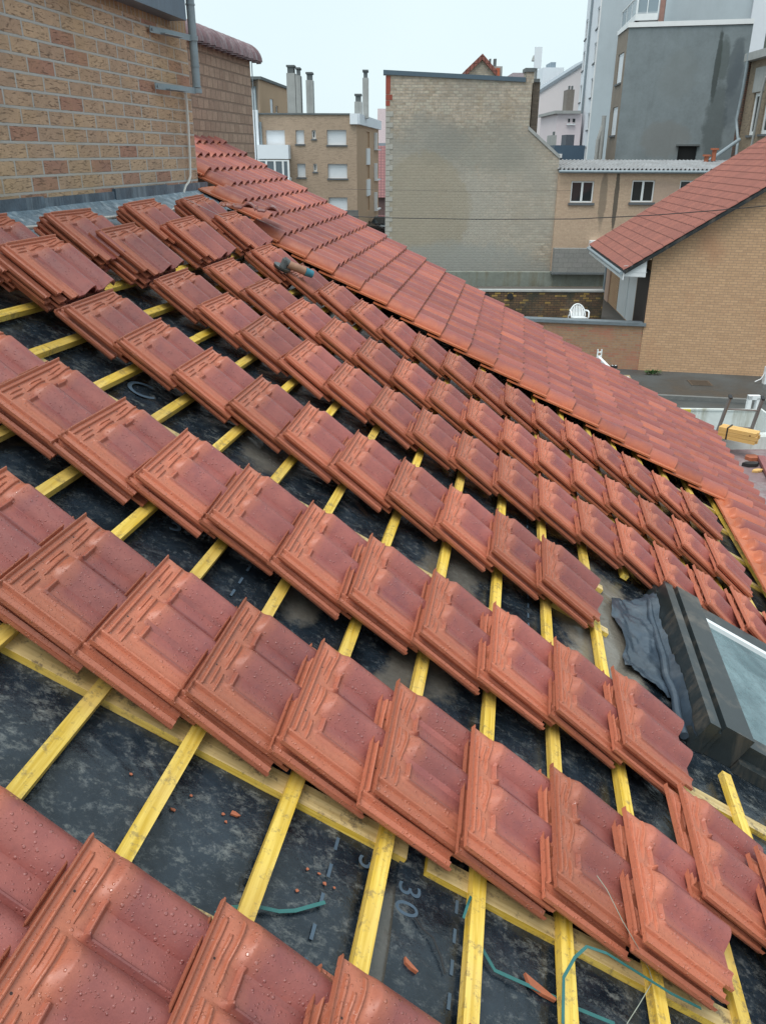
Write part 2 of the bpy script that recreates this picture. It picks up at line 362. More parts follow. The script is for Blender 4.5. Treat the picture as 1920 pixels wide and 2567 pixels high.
# underlay
def under():
    t = NT('roofing_underlay'); ob = t.co('Object'); o2 = t.co('Object', (1, 1, 1), (0, 0, R_(10)))
    big = t.noise(ob, .9, 4, .6); mid = t.noise(ob, 4.5, 7, .72, .1); fine = t.noise(ob, 38.0, 5, .7); wis = t.noise(ob, 30.0, 8, .8, .25)
    col = t.mix(t.ramp(mid, [(.35, 0), (.7, 1)]), (.004, .007, .011), (.022, .034, .048))
    d = t.math('MULTIPLY', t.ramp(t.noise(t.co('Object', (1, 1.6, 1), (0, 0, R_(35))), 13.0, 8, .8, .2), [(.53, 0), (.67, 1)]), t.ramp(big, [(.36, .2), (.58, 1)]))
    col = t.mix(t.math('MULTIPLY', d, .7), col, (.20, .21, .20))
    col = t.mix(t.math('MULTIPLY', t.math('MULTIPLY', t.ramp(wis, [(.54, 0), (.66, 1)]), t.ramp(mid, [(.38, .15), (.6, 1)])), .6), col, (.19, .20, .20))
    # mud swept against the battens downslope of the middle of the roof
    s = t.add('ShaderNodeSeparateXYZ', Vector=t.co('UV'))
    def spot(u, v, ru, rv):
        a = t.math('DIVIDE', t.math('SUBTRACT', s.outputs[0], u), ru); b = t.math('DIVIDE', t.math('SUBTRACT', s.outputs[1], v), rv)
        r = t.math('ADD', t.math('MULTIPLY', a, a), t.math('MULTIPLY', b, b)); r = t.math('ADD', r, t.math('MULTIPLY', t.math('SUBTRACT', mid, .5), 2.2))
        return t.ramp(r, [(.55, 1), (.95, 0)])
    mud = spot(-12.3, 11.5, 2.6, 1.15)
    for q in ((-21.7, 8.4, 1.5, .42), (-14.4, 8.3, 3.2, .7), (-12.0, 8.6, 1.6, .8), (-17.6, 8.0, 1.2, .5), (-11.8, 4.6, 2.2, .8), (-15.8, 6.2, 1.5, .45), (-7, 9.5, 2, .5), (-23.0, 9.9, .8, .35), (-22.6, 11.3, .7, .4)): mud = t.math('MAXIMUM', mud, t.math('MULTIPLY', spot(*q), .55))
    col = t.mix(mud, col, t.mix(fine, (.12, .11, .09), (.22, .20, .17)))
    rough = t.math('ADD', t.ramp(mid, [(.35, .13), (.7, .38)]), t.math('MULTIPLY', mud, -.05))
    h = t.math('ADD', t.math('MULTIPLY', t.noise(ob, 2.6, 3, .5, .8), 1.8), t.math('MULTIPLY', mid, .5)); h = t.math('ADD', h, t.math('MULTIPLY', fine, .06))
    return t.fin(col, rough, t.bump(h, .42, .035), spec=.55)
M_UNDER = under()
def sheet_h(u, v): return -.335+.018*noise.noise(Vector((u*.6, v*.9, 3)))+.012*noise.noise(Vector((u*1.9, v*2.3, 9)))
mb = MB(); us = [-27+i*.38 for i in range(100)]; vs_ = [-3.3+i*.3 for i in range(77)]
V3, F3, UV3 = [], [], []
for u in us:
    for v in vs_: V3.append(RP(u, v, sheet_h(u, v)))
nv = len(vs_)
for i in range(len(us)-1):
    for j in range(nv-1):
        F3.append([i*nv+j, i*nv+j+1, (i+1)*nv+j+1, (i+1)*nv+j]); UV3.append([(us[a], vs_[b]) for a, b in ((i, j), (i, j+1), (i+1, j+1), (i+1, j))])
mb.add(V3, F3, UV3); part('roofing_underlay', mb, M_UNDER, HOUSE, 180)
# overlapping strip of underlay with its free edge
mb = MB(); VV, FF, UU = [], [], []
ua = [-26+.3*i for i in range(24)]; wv = [8.35, 8.5, 8.7, 9.0, 9.3, 9.6]
for u in ua:
    for w in wv: VV.append(RP(u, w+.03*math.sin(u*2), sheet_h(u, w)+(.03 if w < 8.6 else .012)))
for i in range(len(ua)-1):
    for j in range(5): FF.append([i*6+j, i*6+j+1, i*6+7+j, i*6+6+j]); UU.append([(ua[a], wv[b]+30) for a, b in ((i, j), (i, j+1), (i+1, j+1), (i+1, j))])
mb.add(VV, FF, UU); part('underlay_overlap', mb, M_UNDER, HOUSE, 180)
# printing on the underlay
M_PRINT = plain('pale_print', (.06, .095, .135), .6, .2, 20, 0)
def deckbox(mb, u0, u1, v0, v1, h0, h1, fan=None):
    if fan is None: mb.obox(RP(u0, v0, h0), (U*(u1-u0))*G, (V*(v1-v0))*G, (N*(h1-h0))*G)
mb = MB()
for (v, ua_, ub_) in ((7.62, -26, -20.2), (9.02, -26, -20.1), (9.9, -14, -8), (5.35, -19, -14.5), (11.9, -24, -20)):
    u = ua_
    while u < ub_:
        hh = sheet_h(u, v)+.02; mb.quad(RP(u, v, hh), RP(u, v+.035, hh), RP(u+.16, v+.035, hh), RP(u+.16, v, hh)); u += .34
part('printed_dashes', mb, M_PRINT, HOUSE)
def text_mesh(s, u, v, size, rot=0.0, flip=False):
    cu = bpy.data.curves.new('t', 'FONT'); cu.body = s; cu.size = size; ob = bpy.data.objects.new('t', cu); COL.objects.link(ob)
    me = bpy.data.meshes.new_from_object(ob.evaluated_get(bpy.context.evaluated_depsgraph_get())); bpy.data.objects.remove(ob)
    x = V*math.cos(rot)+U*math.sin(rot); y = -V*math.sin(rot)+U*math.cos(rot)
    vv = [RP(u, v, sheet_h(u, v)+.035)+(x*q.co.x+y*q.co.y)*G for q in me.vertices]; mb = MB(); mb.add(vv, [list(p.vertices) for p in me.polygons])
    return mb
for s, px, py, sz, rt in (('3', 998, 2205, .36, -1.45), ('0', 990, 2250, .36, -1.45), ('3', 900, 2140, .36, -1.5), ('0%', 650, 1262, .42, .6), ('30%', 930, 1075, .42, .6), ('C', 315, 985, .75, .5), ('O', 660, 1130, .55, .5), ('O', 745, 2060, .9, .9), ('30%', 420, 1330, .5, .6)):
    u, v = deck(px, py, -.33); part('printed_mark', text_mesh(s, u, v, sz, rt), M_PRINT, HOUSE)
# battens
def beam(mb, u0, u1, vf, w, h0, h1, seg=1):
    for i in range(seg):
        a = u0+(u1-u0)*i/seg; b = u0+(u1-u0)*(i+1)/seg
        va, vb = vf(a), vf(b); vs = [RP(a, va-w, h0), RP(a, va, h0), RP(b, vb, h0), RP(b, vb-w, h0), RP(a, va-w, h1), RP(a, va, h1), RP(b, vb, h1), RP(b, vb-w, h1)]
        q = lambda u, v: (u*G, v*G)
        fs = [[4, 5, 6, 7], [0, 3, 2, 1], [0, 4, 7, 3], [1, 2, 6, 5], [0, 1, 5, 4], [3, 7, 6, 2]]
        uv = [[q(a, va-w), q(a, va), q(b, vb), q(b, vb-w)], [q(a, 0)]*4, [q(a, va+.3), q(a, va+.4), q(b, vb+.4), q(b, vb+.3)], [q(a, va+.6), q(b, vb+.6), q(b, vb+.5), q(a, va+.5)], [q(a, 0), q(a, .05), q(a+.1, .05), q(a+.1, 0)], [q(a, 0), q(a, .05), q(a+.1, .05), q(a+.1, 0)]]
        mb.add(vs, fs, uv)
for k in range(-8, 14):
    jit = random.uniform(-.02, .02); segs = [(-27, 10.7)]
    if k in (7,): segs = [(-27, -16.1), (-9.9, 10.7)]
    if k in (8, 9, 10, 11): segs = [(-27, -15.35), (-9.9, 10.7)]
    if k <= -8: segs = [(-27, 2)]
    for a, b in segs:
        cuts = [a]+sorted(c for c in [a+(b-a)*random.uniform(.3, .7)] if b-a > 15)+[b]
        for c0, c1 in zip(cuts, cuts[1:]):
            mb = MB(); j2 = jit+random.uniform(-.012, .012); hh = random.uniform(-.008, .008)
            beam(mb, c0+.01, c1-.01, lambda u: bat(k, u)+j2+.01, .158, -.262, -.142+hh)
            part('batten', mb, M_BAT, HOUSE)
for (u, w, v0, v1) in ((-19.83, .27, 1.0, 8.38), (-19.85, .26, 8.62, 12.6), (-14.22, .2, -3, 8.38), (-14.3, .2, 8.5, 11.35), (-10.95, .2, -3, 11.68), (-12.68, .2, 10.4, 11.62), (-16.15, .22, 12.35, 18.5), (-21.62, .2, 3.2, 19),
                       (-7.3, .2, -3, 19), (-3.85, .2, -3, 19), (-5.35, .2, 15, 19), (-1.85, .2, 12, 19), (-.3, .2, -3, 19), (-26, .2, 0, 19)):
    mb = MB(); a, b = RP(u-w/2, v0, -.335), RP(u+w/2, v0, -.335); n = 0
    q = lambda s, t: (t*G, s*G)
    vs = [RP(u-w/2, v0, -.335), RP(u+w/2, v0, -.335), RP(u+w/2, v1, -.335), RP(u-w/2, v1, -.335), RP(u-w/2, v0, -.247), RP(u+w/2, v0, -.247), RP(u+w/2, v1, -.247), RP(u-w/2, v1, -.247)]
    fs = [[4, 7, 6, 5], [0, 4, 5, 1], [1, 5, 6, 2], [2, 6, 7, 3], [3, 7, 4, 0]]
    uvs = [[q(0, v0), q(0, v1), q(w, v1), q(w, v0)], [q(0, v0), q(.1, v0), q(.1, v0), q(0, v0+.2)], [q(.5, v0), q(.6, v0), q(.6, v1), q(.5, v1)], [q(0, 0), q(.1, 0), q(.1, .2), q(0, .2)], [q(.9, v1), q(.8, v1), q(.8, v0), q(.9, v0)]]
    mb.add(vs, fs, uvs); mb.mi = [0, 1, 1, 1, 1]; part('counter_batten', mb, [M_CBAT, M_BAT], HOUSE)
# laid tiling
XL = [0, .02, .05, .06, .11, .13, .14, .18, .207, .209, .216, .235, .27, .31, .36, .42, .48, .52, .55, .565, .5717, .574, .60, .638, .641, .648, .67, .70, .74, .79, .85, .90, .95, .98, .995, 1.0]
YL = [0, .05, .12, .2, .26, .3, .45, .6, .8, .95, 1.0]
mb = MB(); tones = []
CW = 10.88/7; W_ = 1.80
def prof_l(x):
    if x < .14: return prof(x)
    t = ((x-.14)/.4317) % 1.0 if x < .999 else .999
    return -.03+.29*math.sin(math.pi*(t-.16)/.84)**.6 if t > .16 else -.03
def tile_zl(x, y):
    s = sst(.19, .262, y); return tile_z(x, y)*(1-s)+prof_l(x)*s
def laid(u, v, h, lift=.10):
    vs, fs, uvs = [], [], []; nx, ny = len(XL), len(YL); dh = random.uniform(-.008, .008); du = random.uniform(-.012, .012)
    for lay in (0, 1):
        for y in YL:
            for x in XL:
                z = tile_zl(x, y)-(.055 if lay else 0); hh = h+dh+lift*y+z
                vs.append(RP(u+du+x*W_, v+y*L_, hh))
    def uv(i): i %= nx*ny; return (XL[i % nx], YL[i//nx])
    def q(*a): fs.append(list(a)); uvs.append([uv(i) for i in a])
    o = nx*ny
    for j in range(ny-1):
        for i in range(nx-1): a = j*nx+i; q(a, a+nx, a+nx+1, a+1)
    for i in range(nx-1): a = (ny-1)*nx+i; q(a, o+a, o+a+1, a+1); b = i; q(b, b+1, o+b+1, o+b)
    for j in range(ny-1): a = j*nx; q(a, o+a, o+a+nx, a+nx); a += nx-1; q(a, a+nx, o+a+nx, o+a)
    t = [random.random() for _ in range(3)]; mb.add(vs, fs, uvs); tones.extend([t[0]*.35+.65*t[1 if q_[0][0] < .58 else 2] for q_ in uvs])
for i in range(-8, 19):
    cols = range(0, 7)
    if i < -5: cols = range(3, 7)
    elif i < -3: cols = range(2, 7)
    elif i < -1: cols = range(1, 7)
    if i >= 17: cols = range(-12, 7)
    for c in cols: laid(c*CW, i-(0 if c >= 0 else .0), 0.0, .15)
o = part('tiling', mb, M_LAID, HOUSE, 40, 'finished tiling, newly laid mixed red and brown clay tiles')
at = o.data.attributes.new('tone', 'FLOAT', 'FACE'); at.data.foreach_set('value', tones)
# lower body of the house (below the roof)
HH = Vector((V.x, V.y, 0)).normalized(); UZ = Vector((0, 0, 1))
def zplane(p, h=-.36):                               # height of roof plane above xy
    q = CAM+P0*G+N*(h*G); return q.z-((p.x-q.x)*N.x+(p.y-q.y)*N.y)/N.z
mb = MB(); a = RP(10.6, -3.2); b = RP(10.6, 19.0); c = RP(-30, 19.0); d = RP(-30, -3.2); bs = []
for p in (a, b, c, d): bs.append(Vector((p.x, p.y, 0)))
tp = [Vector((p.x, p.y, zplane(p, -.37))) for p in (a, b, c, d)]
mb.add(bs+tp, [[0, 1, 5, 4], [1, 2, 6, 5], [2, 3, 7, 6], [3, 0, 4, 7], [4, 5, 6, 7]]); part('lower_wall', mb, M_W2, HOUSE)
# upper wall
VW = -3.05; PW = RP(0, VW, -.1); cor = hit(497, 455, PW, HH)
far = Vector((cor.x, cor.y, 0)); Z1W = 12.0
def wl(s, off=0.0, z=0.0): return far-U*s+HH*off+UZ*z      # s metres back from the corner, off = proud of wall
ztop_sold = hit(455, 60, PW, HH).z; zbot_sold = hit(455, 81, PW, HH).z
mb = MB(); mb.obox(wl(0, 0, 3.0), -U*16, -HH*3, UZ*(zbot_sold-3.0)); part('wall', mb, M_W1, HOUSE)
mb = MB(); mb.obox(wl(0, .002, zbot_sold), -U*16, -HH*3, UZ*.6); part('soldier_course', mb, M_SOLD, HOUSE)
pf = PW+HH*.16; zf = hit(455, 47, pf, HH).z; ff = hit(467, 40, pf, HH)
sf = (far-Vector((ff.x, ff.y, 0))).dot(U)
M_SLATE = plain('slate_cladding', (.10, .14, .19), .4, .25, 4, .1, stain=((.20, .27, .33), .5))
mb = MB(); mb.obox(wl(sf, -.4, zf), -U*14, HH*.56, UZ*1.5); part('fascia', mb, M_SLATE, HOUSE)
# lead upstand and apron
mb = MB(); zz = lambda s: RP(0, VW, -.1).z
zt = hit(240, 480, PW, HH).z; zb = hit(240, 508, PW, HH).z
for i in range(12):
    s0 = i*1.05-.2; mb.obox(wl(s0, .004, zb), -U*(1.05-.012), HH*(.022+.006*(i % 2)), UZ*(zt-zb+.012*math.sin(i*2.1)))
part('lead_flashing', mb, M_LEADU, HOUSE)
mb = MB(); VV, FF = [], []; ns = 90
for i in range(ns):
    u = 4.2-i*.36
    ev = -1.9+.3*math.sin(u*1.7)+.22*math.sin(u*3.9+1)+.12*math.sin(u*7.7)
    for j in range(7):
        f_ = j/6; v = VW+(ev-VW)*f_; VV.append(RP(u, v, -.06+.05*math.sin(u*3.1+j)*f_*f_+.09*math.sin(u*5.3)*f_**3+(.03 if j == 0 else 0)))
for i in range(ns-1):
    for j in range(6): FF.append([i*7+j, i*7+j+1, i*7+8+j, i*7+7+j])
mb.add(VV, FF); part('lead_apron', mb, M_LEAD, HOUSE, 60)
mb = MB(); qa = [deck(x, y, .25) for x, y in ((30, 556), (180, 549), (260, 532), (300, 530), (400, 524), (440, 514), (460, 492))]
mb.tube([RP(u, v, .1) for u, v in qa], .012, 6); part('white_cord', mb, M_CABLE, HOUSE, 60)
# cable down the corner
pc = PW+HH*.03; pts = [hit(x, y, pc, HH) for x, y in ((459, 226), (466, 232), (469, 262), (473, 320), (477, 400), (478, 440), (474, 456), (466, 466), (462, 480), (460, 494))]
mb = MB(); mb.tube(pts, .011, 6); part('cable', mb, M_CABLE, HOUSE, 60)
# drainpipe with brackets
pp = PW+HH*.16; pb = hit(494, 220, pp, HH); PIPE = Vector((pb.x, pb.y, pb.z))
mb = MB(); mb.tube([PIPE, PIPE+UZ*2.6], .038, 16)
for dz in (0.0, .17, .66, .80, 1.16): mb.tube([PIPE+UZ*dz, PIPE+UZ*(dz+.012)], .043, 16)
dp = part('drainpipe', mb, M_ZINC, HOUSE, 40)
for (x0, y0, x1, y1) in ((389, 215, 482, 222), (375, 72, 468, 79)):
    a = hit(x0, y0, PW+HH*.03, HH); b = PIPE.copy(); b.z = a.z; mb = MB()
    dd = (b-a); ln = dd.normalized(); mb.obox(a-UZ*.025, dd-ln*.03, HH*.006, UZ*.05); mb.obox(a-UZ*.02+ln*.15, ln*.28, HH*.05, UZ*.008)
    mb.tube([b-UZ*.02, b+UZ*.02], .047, 16); mb.tube([a+HH*.004+ln*.03, a+HH*.014+ln*.03], .012, 8)
    part('bracket', mb, M_ZINC, dp)
# skylight
sk = link('skylight', None, HOUSE); sk['label'] = 'roof window in dark metal cladding with wet teal glass'
def dbox(mb, u0, u1, v0, v1, h0, h1): mb.obox(RP(u0, v0, h0), U*((u1-u0)*G), V*((v1-v0)*G), N*((h1-h0)*G)); return mb
mb = MB(); dbox(mb, -14.92, -10.15, 12.95, 13.15, -.33, .27); dbox(mb, -14.9, -10.17, 13.15, 13.24, -.33, .17); part('side_cladding', mb, M_DARKMET, sk)
mb = MB(); dbox(mb, -14.85, -10.15, 13.24, 13.78, -.33, .31); part('frame', mb, M_DARKMET, sk)
mb = MB(); dbox(mb, -14.75, -14.42, 13.78, 17.4, -.33, .14); dbox(mb, -14.95, -14.75, 13.8, 17.6, -.33, -.12); part('bottom_cladding', mb, M_DARKMET, sk)
mb = MB(); dbox(mb, -10.72, -10.3, 13.78, 17.4, -.33, .22); dbox(mb, -10.3, -9.95, 12.9, 17.6, -.33, .02); part('top_cladding', mb, M_DARKMET, sk)
mb = MB(); dbox(mb, -10.86, -10.722, 13.782, 17.3, .0, .215); part('glazing_bead', mb, M_PVC, sk)
mb = MB(); dbox(mb, -15.12, -10.15, 17.4, 17.9, -.33, .3); part('frame', mb, M_DARKMET, sk)
def tealglass():
    t = NT('wet_glass'); ob = t.co('Object'); c = t.mix(t.ramp(t.noise(ob, 1.8, 4, .6, .8), [(.35, 0), (.65, 1)]), (.03, .075, .09), (.15, .24, .26))
    c = t.mix(t.math('MULTIPLY', t.ramp(t.noise(ob, 40, 5, .8), [(.5, 0), (.62, 1)]), .5), c, (.02, .04, .05))
    return t.fin(c, t.ramp(t.noise(ob, 5, 3), [(.4, .05), (.6, .28)]), t.bump(t.noise(ob, 90, 3), .15, .002), spec=.9)
mb = MB(); dbox(mb, -14.42, -10.86, 13.78, 17.4, .02, .13); part('pane', mb, tealglass(), sk)
# lead sheets draped beside the skylight
zc = .2902; lf = [(300, 760), (285, 800), (330, 960), (420, 1180), (400, 1355), (560, 1410), (700, 1560), (838, 1645), (852, 1830), (980, 1950), (1105, 2070)]
mb = MB(); VV, FF = [], []; nL = len(lf); NR = 70; NC = 26
for i in range(NR):
    t_ = i/(NR-1)*(nL-1); a = int(min(t_, nL-2)); fr = t_-a; x = lf[a][0]*(1-fr)+lf[a+1][0]*fr; y = lf[a][1]*(1-fr)+lf[a+1][1]*fr
    ul, vl = deck(1440+x*zc, 1280+y*zc, -.28); ur = -10.2-4.7*i/(NR-1)
    for j in range(NC):
        g_ = j/(NC-1); uu = ul+(ur-ul)*g_; vv = vl+(12.94-vl)*g_
        h = -.30+.05*noise.noise(Vector((uu*1.3, vv*1.5, 0)))+.03+.10*max(0, 1-g_*4)*abs(math.sin(i*.27))+(.22*max(0, (g_-.72)/.28)**1.6)+.05*math.sin(g_*9+i*.1)*g_+.035*noise.noise(Vector((uu*5, vv*6, 2)))+.02*noise.noise(Vector((uu*13, vv*12, 5)))
        VV.append(RP(uu, vv, h))
for i in range(NR-1):
    for j in range(NC-1): FF.append([i*NC+j, i*NC+j+1, (i+1)*NC+j+1, (i+1)*NC+j])
mb.add(VV, FF); part('lead_sheet', mb, M_LEAD2, sk, 60)
mb = MB(); mb.tube([RP(-10.3-4.55*i/30, 12.80+.02*math.sin(i*.9), -.20+.02*math.sin(i*.6)) for i in range(31)], .022, 10); part('gutter_fold', mb, M_LEAD2, sk, 60)

# ================================================================ surroundings
def patchy(t, col, patches, coord='UV', rough_n=1.2):
    s = t.add('ShaderNodeSeparateXYZ', Vector=t.co(coord)); wob = t.math('SUBTRACT', t.noise(t.co(coord), rough_n, 6, .7), .5)
    for (a, z, ra, rz, c, am, soft) in patches:
        x = t.math('DIVIDE', t.math('SUBTRACT', s.outputs[0], a), ra); y = t.math('DIVIDE', t.math('SUBTRACT', s.outputs[1], z), rz)
        r = t.math('ADD', t.math('ADD', t.math('MULTIPLY', x, x), t.math('MULTIPLY', y, y)), t.math('MULTIPLY', wob, max(1.5, soft*2.2)))
        col = t.mix(t.math('MULTIPLY', t.ramp(r, [(max(0, .9-soft*.5), 1), (min(1, .95+soft*.1), 0)]), am), col, c)
    return col
def add_patches(m, patches, rough_n=1.2):
    t = NT.__new__(NT); t.m = m; t.n = m.node_tree.nodes; t.l = m.node_tree.links; t.b = t.n['Principled BSDF']
    src = t.b.inputs['Base Color'].links[0].from_socket; t.l.new(patchy(t, src, patches, 'UV', rough_n), t.b.inputs['Base Color']); return m
class Fac:
    def __init__(s, pL, pR):
        s.o = Vector((pL.x, pL.y, 0)); d = Vector((pR.x-pL.x, pR.y-pL.y, 0)); s.len = d.length; s.t = d.normalized(); s.n = Vector((s.t.y, -s.t.x, 0))
    def az(s, px, py, off=0): p = hit(px, py, s.o+s.n*off, s.n); return (p-s.o).dot(s.t), p.z
    def rect(s, x0, y0, x1, y1, off=0):
        ym, xm = (y0+y1)/2, (x0+x1)/2; return (s.az(x0, ym, off)[0], s.az(x1, ym, off)[0], s.az(xm, y1, off)[1], s.az(xm, y0, off)[1])
    def pt(s, a, z, off=0): return s.o+s.t*a+s.n*off+Vector((0, 0, z))
    def box(s, mb, r, o0, o1): a0, a1, z0, z1 = r; mb.obox(s.pt(a0, z0, o0), s.t*(a1-a0), s.n*(o1-o0), UZ*(z1-z0)); return mb
    def wall(s, mb, a0, a1, z0, z1, holes=(), dep=.16):
        A = sorted({a0, a1, *[h[0] for h in holes], *[h[1] for h in holes]}); Z = sorted({z0, z1, *[h[2] for h in holes], *[h[3] for h in holes]})
        A = [a for a in A if a0 <= a <= a1]; Z = [z for z in Z if z0 <= z <= z1]
        for i in range(len(A)-1):
            for j in range(len(Z)-1):
                am, zm = (A[i]+A[i+1])/2, (Z[j]+Z[j+1])/2
                if any(h[0] < am < h[1] and h[2] < zm < h[3] for h in holes): continue
                mb.quad(s.pt(A[i], Z[j]), s.pt(A[i+1], Z[j]), s.pt(A[i+1], Z[j+1]), s.pt(A[i], Z[j+1]))
        for h in holes:
            p = [s.pt(h[0], h[2]), s.pt(h[1], h[2]), s.pt(h[1], h[3]), s.pt(h[0], h[3])]; q = [v-s.n*dep for v in p]
            for i in range(4): j = (i+1) % 4; mb.quad(p[i], p[j], q[j], q[i])
        return mb
    def shell(s, mb, a0, a1, z0, z1, D):          # sides, back and top of the block behind the front
        p = [s.pt(a0, z0), s.pt(a1, z0), s.pt(a1, z0, -D), s.pt(a0, z0, -D)]; q = [v+UZ*(z1-z0) for v in p]
        for i, j in ((1, 2), (2, 3), (3, 0)): mb.quad(p[i], p[j], q[j], q[i])
        mb.quad(*q); return mb
M_SILL = plain('stone_sill', (.12, .13, .14), .8, .1)
def window(par, F, r, kind='two', frame=None, dep=.14, sill=True, fw=.07, mat=None):
    fm = frame or M_PVC; a0, a1, z0, z1 = r; w = link('window', None, par); mb = MB(); a0 += .004; a1 -= .004; z0 += .004; z1 -= .004
    if kind == 'shutter':
        F.box(mb, (a0, a1, z0, z1), -dep, -dep+.03)
        n = max(3, int((z1-z0)/.12)); 
        for i in range(n): zz_ = z0+(z1-z0)*i/n; F.box(mb, (a0+.03, a1-.03, zz_+.006, zz_+(z1-z0)/n-.006), -dep+.031, -dep+.04)
        part('shutter', mb, mat or M_SHUT, w)
    else:
        for q in ((a0, a1, z0, z0+fw), (a0, a1, z1-fw, z1), (a0, a0+fw, z0+fw, z1-fw), (a1-fw, a1, z0+fw, z1-fw)): F.box(mb, q, -dep, -dep+.06)
        if kind == 'two': am = (a0+a1)/2; F.box(mb, (am-fw*.8, am+fw*.8, z0+fw, z1-fw), -dep, -dep+.065)
        part('window_frame', mb, fm, w)
        mb = MB(); F.box(mb, (a0+fw, a1-fw, z0+fw, z1-fw), -dep-.01, -dep+.02); part('pane', mb, M_GLASS, w)
    if sill: mb = MB(); F.box(mb, (a0-.08, a1+.08, z0-.11, z0-.008), -.01, .07); part('sill', mb, M_SILL, w)
    return w
# ---- street level
def asphalt(name, c, wet=.35):
    t = NT(name); ob = t.co('Object'); n = t.noise(ob, 60, 3, .7); b = t.noise(ob, .5, 5, .6)
    col = t.mix(t.ramp(b, [(.35, 0), (.65, 1)]), tuple(x*.7 for x in c), tuple(x*1.35 for x in c)); col = t.mix(t.math('MULTIPLY', n, .3), col, (.12, .12, .11))
    return t.fin(col, t.ramp(b, [(.35, wet), (.6, .75)]), t.bump(n, .3, .01))
mb = MB(); mb.quad((-900, -300, 0), (900, -300, 0), (900, 1600, 0), (-900, 1600, 0)); struct('ground', mb, asphalt('ground_asphalt', (.060, .068, .070)))
gp1 = atZ(1597, 935, 0); gp2 = atZ(1905, 951, 0); GF = Fac(gp1, gp2)          # plane of the gable house and the yard wall
k1 = atZ(1640, 996, 0); k2 = atZ(1905, 1009, 0); kd = (k2-k1).normalized(); kn = Vector((kd.y, -kd.x, 0))
mb = MB(); a = k1-kd*30; b = k1+kd*30; wdt = (gp1-k1).dot(kn)*-1
mb.obox(a, kd*60, -kn*(wdt+.25), UZ*.10); struct('pavement', mb, asphalt('pavement_asphalt', (.048, .054, .056), .3))
mb = MB(); mb.obox(a+kn*.14+UZ*0, kd*60, -kn*.138, UZ*.106); struct('kerb', mb, plain('kerb_stone', (.16, .165, .16), .8))
mb = MB(); c = [atZ(x, y, .104) for x, y in ((1556, 940), (1577, 940), (1602, 985), (1572, 985))]; mb.add([(*q.xy, .104) for q in c], [[0, 1, 2, 3]]); struct('pavement_sand_strip', mb, plain('sand', (.36, .28, .17), .9))
mb = MB(); c = [atZ(x, y, .1) for x, y in ((1733, 956), (1765, 957), (1775, 966), (1741, 964))]; cc = sum(c, Vector())/4
ux = (c[1]-c[0]).normalized(); uy = Vector((-ux.y, ux.x, 0)); mb.obox(cc-ux*.32-uy*.3+UZ*.004, ux*.64, uy*.6, UZ*.012)
for i in range(7): mb.obox(cc-ux*.27+uy*(-.24+.075*i)+UZ*.0165, ux*.54, uy*.03, UZ*.01)
solo('drain_grate', mb, plain('rusty_iron', (.10, .075, .055), .6), 'rusty iron drain grate set in the dark pavement beside the brick gable', 'drain grate')
# ---- gable house on the right
M_GB = brick('tan_brick', (.56, .355, .21), (.46, .285, .165), (.60, .38, .22), (.33, .22, .145), .23, .078, .015, bump=.35, stain=[((.5, .35, 1), (.42, .20, .11), .55, .52, .7)])
z_of = lambda px, py: hit(px, py, GF.o, GF.n).z
GH = thing('gable_house', GF.pt(0, 0), 'tan brick gable house with red tiled roof and white door by the street', 'house')
def gf(px, py, off=0): return hit(px, py, GF.o+GF.n*off, GF.n)
bl = gf(1597, 935); bl.z = 0; tl = gf(1620, 652); tl.x = bl.x; tl.y = bl.y
v0 = gf(1564, 684); v1 = gf(1920, 480); vd = (v1-v0); s_at = lambda p: v0+vd*((p-v0).dot(GF.t)/vd.dot(GF.t))
R1 = bl+GF.t*9.5; tl2 = s_at(bl); tr2 = s_at(R1)
mb = MB(); mb.prism([bl, R1, tr2, tl2], -GF.n*.3); part('wall', mb, M_GB, GH)
B1 = gf(1562, 680, .28); zE = B1.z; B2 = atZ(1478, 618, zE); S1 = gf(1920, 470, .28); sd = (S1-B1).normalized(); ed = (B2-B1); eL = ed.length; ed.normalize()
M_FAR_T = brick('far_roof_tile', (.25, .092, .070), (.20, .076, .060), (.30, .11, .08), (.07, .025, .02), .21, .36, .05, off=0, bump=.3, smooth=.6, red=.6)
def tiled_roof(mb, o, e, eL, s, nc, gauge, rw=.19, amp=.03, lift=.035, sub=5):
    n = s.cross(e).normalized(); n = n if n.z > 0 else -n; ne = max(2, int(eL/rw*sub))
    for c in range(nc):
        vs, fs, uvr = [], [], []
        for jj, (f_, up) in enumerate(((0, -lift*1.2), (0, lift), (1.06, .0))):
            for i in range(ne+1):
                x = eL*i/ne; w = abs(math.sin(math.pi*x/rw))**.8*amp
                vs.append(o+e*x+s*(gauge*(c+f_))+n*(up+(w if jj else 0))); uvr.append((x+.0, .36*(c+min(f_, .99))))
        m = ne+1
        for jj in (1,):
            for i in range(ne): fs.append([jj*m+i, jj*m+i+1, (jj+1)*m+i+1, (jj+1)*m+i])
        mb.add(vs, fs, [[uvr[k] for k in f] for f in fs])
gl = (S1-B1).length/13.5; mb = MB(); tiled_roof(mb, B1+UZ*.02, ed, eL, sd, 22, gl, .21, .075, .014, 8); part('roof', mb, M_FAR_T, GH, 50)
nR = sd.cross(ed).normalized(); nR = nR if nR.z > 0 else -nR
mb = MB(); mb.prism([B1-nR*.02, B1+ed*eL-nR*.02, B1+ed*eL+sd*22*gl-nR*.02, B1+sd*22*gl-nR*.02], -nR*.08); part('roof_deck', mb, M_CONC_D, GH)
mb = MB(); mb.obox(B1-nR*.09+GF.n*.0, sd*22*gl, GF.n*.05, nR*.09); part('verge_board', mb, M_DARKMET, GH)
